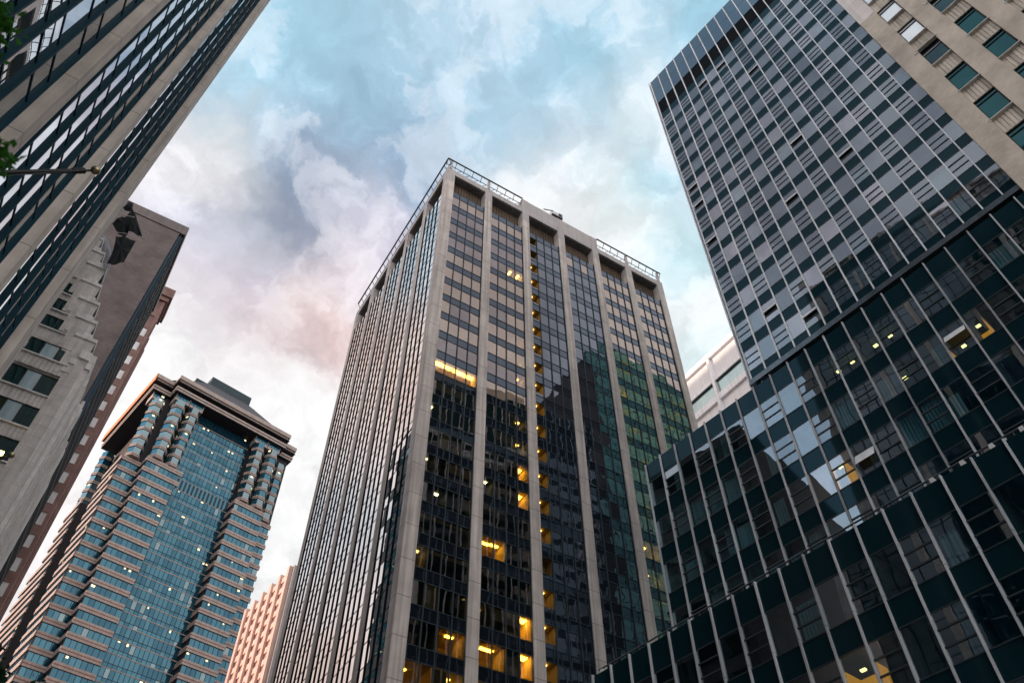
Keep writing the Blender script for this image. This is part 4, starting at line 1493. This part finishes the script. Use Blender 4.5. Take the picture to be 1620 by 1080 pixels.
def hexagon(cx, cy, r):
    return [(cx + 1.06 * r * math.cos(math.pi / 3 * k), cy + 1.06 * r * math.sin(math.pi / 3 * k)) for k in range(6)]


for cx, cy in ((41.2, 215.0), (46.9, 211.0), (52.0, 211.4), (77.0, 211.2), (82.2, 211.2), (87.6, 215.6), (40.6, 250.5)):
    gl, bd, sp, lp = MB(), MB(), MB(), MB()
    for k in range(7):
        z = 169.4 + 3.6 * k
        ring = hexagon(cx, cy, 1.95)
        for q in range(6):
            (xa, ya), (xb, yb) = ring[q], ring[(q + 1) % 6]
            gl.quad((xa, ya, z + 1.2), (xb, yb, z + 1.2), (xb, yb, z + 3.6), (xa, ya, z + 3.6), 2 if RND.random() < 0.75 else 0)
            if RND.random() < 0.10:
                mx, my = (xa + xb) / 2, (ya + yb) / 2
                ox, oy = (mx - cx) * 0.02, (my - cy) * 0.02
                lp.quad((mx + (xa - mx) * .4 + ox, my + (ya - my) * .4 + oy, z + 2.7), (mx + (xb - mx) * .4 + ox, my + (yb - my) * .4 + oy, z + 2.7),
                        (mx + (xb - mx) * .4 + ox, my + (yb - my) * .4 + oy, z + 3.3), (mx + (xa - mx) * .4 + ox, my + (ya - my) * .4 + oy, z + 3.3))
        bd.prism(hexagon(cx, cy, 2.2), z + 0.1, z + 0.5)
        bd.prism(hexagon(cx, cy, 2.2), z + 0.75, z + 1.2)
        sp.prism(hexagon(cx, cy, 2.13), z + 0.5, z + 0.75)
    o = T.part('bay_window', gl, glT)
    if lp.f:
        T.part('ceiling_lamp', lp, 'litT', parent=o)
    T.part('stone_band', bd, 'pink_stone', parent=o)
    T.part('stripe', sp, 'brown_stripe', parent=o)
for u0, u1, yy in ((44.6, 49.4, FY), (49.6, 54.4, FY), (74.6, 79.4, FY), (79.6, 84.2, FY), (38.6, 43.6, NY), (85.4, 89.8, NY)):
    mb = MB(); mb.box(u0, u1, yy + 0.2, yy + 5, 194.6, 197.5); o = T.part('frieze_block', mb, 'pink_stone')
    mb = t_row(lambda u, z, o_: (u, yy + 0.15 - o_, z), u0 + 0.15, u1 - 0.15, 195.6, 197.4, 4, 0.08); T.part('window', mb, glT, parent=o)


def outline(o, x0=X0, xi0=XI0, xi1=XI1, x1=X1, fy=FY, ny=NY, by=BY):
    return [(x0 - o, ny - o), (xi0 - o, ny - o), (xi0 - o, fy - o), (xi1 + o, fy - o), (xi1 + o, ny - o), (x1 + o, ny - o),
            (x1 + o, by - 4 + o), (xi1 + o, by - 4 + o), (xi1 + o, by + o), (xi0 - o, by + o), (xi0 - o, by - 4 + o), (x0 - o, by - 4 + o)]


mb = MB(); mb.prism(outline(-1.6), 197.55, 203.4); T.part('attic', mb, 'dark_recess')
mb = MB(); mb.prism(outline(0.9), 197.5, 198.2); mb.prism(outline(1.1), 198.45, 199.2); o = T.part('lower_cornice', mb, 'pink_stone')
mb = MB(); mb.prism(outline(0.8), 198.2, 198.45); T.part('stripe', mb, 'brown_stripe', parent=o)
mb = MB(); mb.prism(outline(1.5), 202.1, 203.7); mb.prism(outline(0.9), 201.0, 202.1); T.part('cornice', mb, 'pink_stone')
mb = MB(); mb.prism(outline(0.86), 197.3, 197.49); mb.prism(outline(1.46), 200.8, 200.99); T.part('soffit', mb, 'dark_recess')  # black sheets paint the shade under both cornices
mb = MB(); mb.box(X0 - 1.72, X0 - 1.45, NY - 1.45, BY - 2.6, 200.4, 203.8); T.part('sunlit_cornice_face', mb, 'sunlit_orange')  # strip that paints sunlight along the left cornice
mb = MB(); mb.prism(outline(-2.2), 203.7, 207.2)
# hipped slate roof up to the notched crown
rb = [(46, 213), (83, 213), (88, 218), (88, 250), (83, 254), (46, 254), (41, 250), (41, 218)]
rt = [(57.8, 227.5), (73.6, 227.5), (77, 230.5), (77, 240), (74, 243), (57.2, 243), (53.5, 240), (53.5, 230.5)]
for k in range(8):
    q = (k + 1) % 8
    mb.quad((*rb[k], 207.1), (*rb[q], 207.1), (*rt[q], 225.2), (*rt[k], 225.2))
T.part('roof', mb, 'slate')
mb = MB(); mb.prism([(57.4, 227.0), (74.0, 227.0), (74.0, 243), (57.4, 243)], 224.6, 228.6); mb.prism([(52.8, 230), (77.6, 230), (77.6, 241), (52.8, 241)], 224.2, 227.0)
mb.tube((68, 230, 228), (68, 230, 231), 0.12); T.part('crown', mb, 'crown')

# ------------------------------------------------------------------ pink ribbed tower beside it
T = Thing('pink_ribbed_tower', 'pale pink ribbed tower low between the teal tower and the central tower', 'building', -6.0, (70, 175, 0))
FX, Y0F, Y1F, ZF = 60.0, 162.8, 187.3, 116.8
mb = MB(); mb.box(FX + 0.4, 92, Y0F + 0.4, Y1F, 0, ZF - 0.3); T.part('wall', mb, 'pink_dark')
n = 6
for i in range(n):
    y = Y0F + 0.2 + (Y1F - Y0F - 1.4) / (n - 1) * i
    mb = MB(); mb.box(FX - 0.55, FX + 0.5, y, y + 1.25, 0, ZF); T.part('rib', mb, 'sunlit_pink')
for i in range(n - 1):
    y0 = Y0F + 0.2 + (Y1F - Y0F - 1.4) / (n - 1) * i + 1.3
    y1 = y0 + (Y1F - Y0F - 1.4) / (n - 1) - 1.35
    mb, gw = MB(), MB()
    for r in range(26):
        z = ZF - 1.2 - 3.0 * r
        mb.box(FX - 0.05, FX + 0.42, y0, y1, z - 1.5, z)
        gw.box(FX + 0.2, FX + 0.41, y0, y1, z - 3.0, z - 1.5)
    o = T.part('spandrel_bay', mb, 'sunlit_pink')
    T.part('window_strip', gw, 'pink_dark', parent=o)
for i in range(6):                            # shaded front, its shade painted in as grey
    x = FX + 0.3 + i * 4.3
    mb = MB(); mb.box(x, x + 1.3, Y0F - 0.7, Y0F + 0.5, 0, ZF); T.part('rib', mb, 'shaded_grey')
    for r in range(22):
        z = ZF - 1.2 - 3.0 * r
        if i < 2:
            mb = MB(); mb.box(x + 1.31, x + 4.29, Y0F, Y0F + 0.42, z - 1.5, z); T.part('spandrel', mb, 'shaded_grey')

# ------------------------------------------------------------------ white panelled building between the towers
T = Thing('white_panelled_building', 'white panelled building with mint strip windows between the central and dark towers', 'building', -2.0, (112, 80, 0))
WX = 97.5
sW = 0.975
P = lambda u, z, o: (WX - o, u, z)
zW = lambda v: 1.6 + (v - 1.6) * sW
mb = MB(); mb.box(WX + 0.3, 130, 50, 104, 0, zW(134.6)); T.part('wall', mb, 'white_panel')
us = [52.0 + 9.0 * k for k in range(6)]
cols = [u + (88.2 - us[4]) for u in us] if True else us
for k, u in enumerate(cols):
    mb = MB(); mb.fbox(P, u - 0.35, u + 0.35, -0.3, 0.55, 0, zW(135.3)); T.part('column', mb, 'white_trim')
for k in range(len(cols) - 1):
    a, b = cols[k] + 0.36, cols[k + 1] - 0.36
    mb = MB(); mb.fbox(P, a, b, -0.3, 0.40, zW(133.9), zW(135.3)); mb.fbox(P, a, b, -0.3, 0.34, zW(126.9), zW(127.9)); T.part('cornice_rail', mb, 'white_trim')
    for r in range(5):
        z1 = zW(126.8 - 10.5 * r)
        z0 = z1 - 3.6
        mb = MB()
        m = 3
        for q in range(m):
            w = (b - a) / m
            mb.fquad(P, a + w * q, a + w * (q + 1), z0, z1, -0.15, 0, 0.006)
        T.part('window', mb, 'glassW')
        mb = MB(); mb.fbox(P, a, b, -0.3, 0.30, z0 - 1.6, z0); T.part('sill_band', mb, 'white_trim')
        mb = MB(); mb.fbox(P, a, b, -0.29, 0.02, z1, z1 + 0.35); T.part('shadow_gap', mb, 'dark_recess')

# ------------------------------------------------------------------ tan brick building at the upper right
T = Thing('tan_brick_building', 'tan brick building with dark recessed windows at the upper right', 'building', -7.4, (60, -20, 0))
KX, sK = 40.9, 1.0225
P = lambda u, z, o: (KX - o, u, z)
zK = lambda v: 1.6 + (v - 1.6) * sK
UE = -0.83
wc = []
mb = MB()
CP, CW = 3.10, 1.64
us = [-2.38 - CP * k for k in range(7)]
prev = UE
for u in us:
    mb.fbox(P, u, prev, -0.6, 0, 38, 135)
    prev = u - CW
mb.fbox(P, prev - 6, prev, -0.6, 0, 38, 135)
mb.box(KX + 0.6, KX + 30, -40, UE, 0, 134.9)
T.part('wall', mb, 'tan_brick')
mb = MB(); mb.fbox(P, -2.36, UE + 0.01, -0.1, 0.012, zK(75.5), 135); T.part('whitewash', mb, 'white_wash')
sky_set = {(0, 3), (0, 4), (1, 4), (0, 5), (0, 6), (1, 5), (0, 7)}
dark_set = {(0, 2), (1, 2 + 1), (2, 4), (1, 6)}
rows = [zK(53.1 + 4.83 * k) for k in range(-2, 16)]
for c, u in enumerate(us):
    for r, z0 in enumerate(rows):
        k = r - 2
        hh = 2.95 * sK
        z1 = z0 + hh
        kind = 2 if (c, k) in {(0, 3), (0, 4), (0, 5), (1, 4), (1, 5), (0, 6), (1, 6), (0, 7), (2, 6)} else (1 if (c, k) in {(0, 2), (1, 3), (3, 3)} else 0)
        mb = MB()
        mb.fquad(P, u - CW + 0.08, u - 0.08, z0 + 0.08, z1 - 0.55, -0.34, kind, 0.002)
        mb.fquad(P, u - CW + 0.08, u - 0.08, z1 - 0.48, z1 - 0.08, -0.36, kind, 0.002)
        for zz in (z0 + 0.04, z1 - 0.515, z1 - 0.04):
            mb.fbox(P, u - CW, u, -0.4, -0.27, zz - 0.04, zz + 0.04, 3)
        mb.fbox(P, u - CW, u - CW + 0.08, -0.4, -0.27, z0, z1, 3)
        mb.fbox(P, u - 0.08, u, -0.4, -0.27, z0, z1, 3)
        w = T.part('window', mb, ['glassK', 'glassK_dark', 'glassK_sky', 'black_frame'])
        mb = MB(); mb.fbox(P, u - CW - 0.04, u + 0.04, -0.35, 0.07, z0 - 0.10, z0); T.part('sill', mb, 'sill', parent=w)
        if kind == 1:
            mb = MB(); mb.fbox(P, u - CW - 0.1, u + 0.1, -0.2, 0.08, z1, z1 + 0.12); mb.fbox(P, u - 0.02, u + 0.3, -0.1, 0.05, z1 - 0.25, z1 + 0.2); T.part('lintel', mb, 'sill', parent=w)
            mb = MB(); mb.fbox(P, u - CW + 0.08, u - 0.08, -0.30, -0.26, z1 - 0.75, z1 - 0.68); T.part('blind_rail', mb, 'white_sash', parent=w)
        mb = MB()
        zt, zb = z0 - 0.1, z0 - 4.83 * sK + hh
        m = 6
        for q in range(m):
            a = u - CW + CW / m * q
            mb.fbox(P, a + 0.03, a + CW / m - 0.03, -0.5, -0.20, zb, zt)
        mb.fbox(P, u - CW, u, -0.55, -0.26, zb, zt)
        T.part('fluted_panel', mb, 'tan_flute', parent=w)
        if RND.random() < 0.5 and kind != 2:
            mb = MB(); mb.fbox(P, u - 0.02, u + 0.12, -0.1, 0.03, z0 - 0.25, z0 + 0.1); T.part('patch', mb, 'sill', parent=w)

# ------------------------------------------------------------------ green tower behind the dark tower, seen mirrored in the central tower
T = Thing('green_glass_tower', 'green glass tower with lit yellow storeys mirrored in the central tower', 'building', 0, (120, -15, 0))
mb = MB(); mb.box(98.2, 150, -30, -0.3, 0, 178); T.part('core', mb, 'dark_recess')
P = lambda u, z, o: (u, 0 + o, z)
gl = []
for k in range(46):
    z0 = 3.9 * k
    mb = MB()
    for q in range(25):
        u = 97.9 + 2.1 * q
        mb.fquad(P, u, u + 2.0, z0, z0 + 1.5, 0, 0, 0.006)
        lit = 1 if q > 3 and RND.random() < (0.32 if k % 3 else 0.12) else 0
        mb.fquad(P, u, u + 2.0, z0 + 1.6, z0 + 3.8, 0, lit, 0.006)
        mb.fbox(P, u + 2.0, u + 2.1, -0.05, 0.08, z0, z0 + 3.9, 2)
        mb.fbox(P, u, u + 2.0, -0.05, 0.05, z0 + 2.6, z0 + 2.68, 2)
    gl.append((mb, []))
T.many('window', gl, ['green_glass', 'green_lit', 'mullA'], 40)

# a long unseen slab added further west to keep the low sun off the street
T = Thing('plain_slab', 'added unseen grey slab west behind the granite-ribbed block, blocking the low sun', 'building', 0, (-228, 180, 0))
mb = MB(); mb.box(-240, -215, 85, 275, 0, 190); T.part('wall', mb, 'plain_wall')
mb = MB(); mb.box(-240.2, -214.8, 84.8, 275.2, 190, 191); T.part('parapet', mb, 'flash')


# ------------------------------------------------------------------ street trees
def tree(label, base, h, crown_c, crown_r, n_leaf, size, mat, seed, clusters=26, keep=None):
    R = random.Random(seed)
    T = Thing('street_tree', label, 'tree', 0, base, 'street trees')
    mb = MB()
    b = Vector(base)
    top = Vector((crown_c[0], crown_c[1], crown_c[2] - crown_r[2] * 0.5))
    mid = b.lerp(top, 0.55) + Vector((0.15, -0.1, 0))
    mb.tube(b, mid, 0.17, 10, 0, 0.12); mb.tube(mid, top, 0.12, 10, 0, 0.07)
    cs = []
    for k in range(clusters):
        while True:
            d = Vector((R.uniform(-1, 1), R.uniform(-1, 1), R.uniform(-0.9, 1)))
            if 0.35 < d.length < 1:
                break
        c = Vector(crown_c) + Vector((d.x * crown_r[0], d.y * crown_r[1], d.z * crown_r[2]))
        cs.append(c)
        s = mid.lerp(top, R.uniform(0.2, 1))
        e = s.lerp(c, 0.5) + Vector((R.uniform(-.2, .2), R.uniform(-.2, .2), R.uniform(0, .3)))
        mb.tube(s, e, 0.05, 6, 0, 0.03); mb.tube(e, c, 0.03, 5, 0, 0.01)
    for c in (keep or []):
        s = Vector(crown_c).lerp(c, 0.3)
        e = s.lerp(c, 0.6) + Vector((0, 0, 0.12))
        mb.tube(s, e, 0.022, 6, 0, 0.014); mb.tube(e, c, 0.014, 6, 0, 0.005)
    T.part('trunk', mb, 'bark')
    lf = MB()
    cr = min(crown_r) * 0.42
    for ci, c in enumerate(cs + (keep or [])):
        c = Vector(c)
        rr = cr * R.uniform(0.6, 1.2) if ci < len(cs) else 0.16
        for _ in range(n_leaf // (clusters + len(keep or []))):
            p = c + Vector((R.gauss(0, rr * .5), R.gauss(0, rr * .5), R.gauss(0, rr * .4)))
            a = Vector((R.gauss(0, 1), R.gauss(0, 1), R.gauss(0, 0.5))).normalized()
            w = a.orthogonal().normalized()
            w.rotate(Matrix.Rotation(R.uniform(0, 6.28), 3, a))
            L = size * R.uniform(0.7, 1.3)
            n2 = a.cross(w) * (L * 0.12)
            lf.quad(p, p + a * L * .5 + w * L * .3 + n2, p + a * L, p + a * L * .5 - w * L * .3 + n2)
    T.part('crown', lf, mat)


E0 = EYE
near = [E0 + ray(-22, 12) * 8.6, E0 + ray(-14, 40) * 8.4, E0 + ray(-20, 240) * 8.0, E0 + ray(-70, 120) * 8.3]
tree('leafy street tree whose green leaves show at the top left corner', (-4.5, 1.6, 0), 9, (-4.3, 1.4, 8.0), (1.2, 1.2, 1.5), 6500, 0.085, 'leaf', 5, 26, near)
tree('dark street tree whose top shows at the bottom left corner', (0.4, 68.0, 0), 28, (0.3, 68, 24.3), (3.4, 3.2, 6.0), 9000, 0.5, 'leaf_dark', 8, 46)
tree('dark treetop against the striped edge of the teal tower', (-3.3, 64.0, 0), 30, (-3.2, 64.0, 27.2), (1.8, 2.2, 5.0), 6000, 0.45, 'leaf_dark', 9, 30)
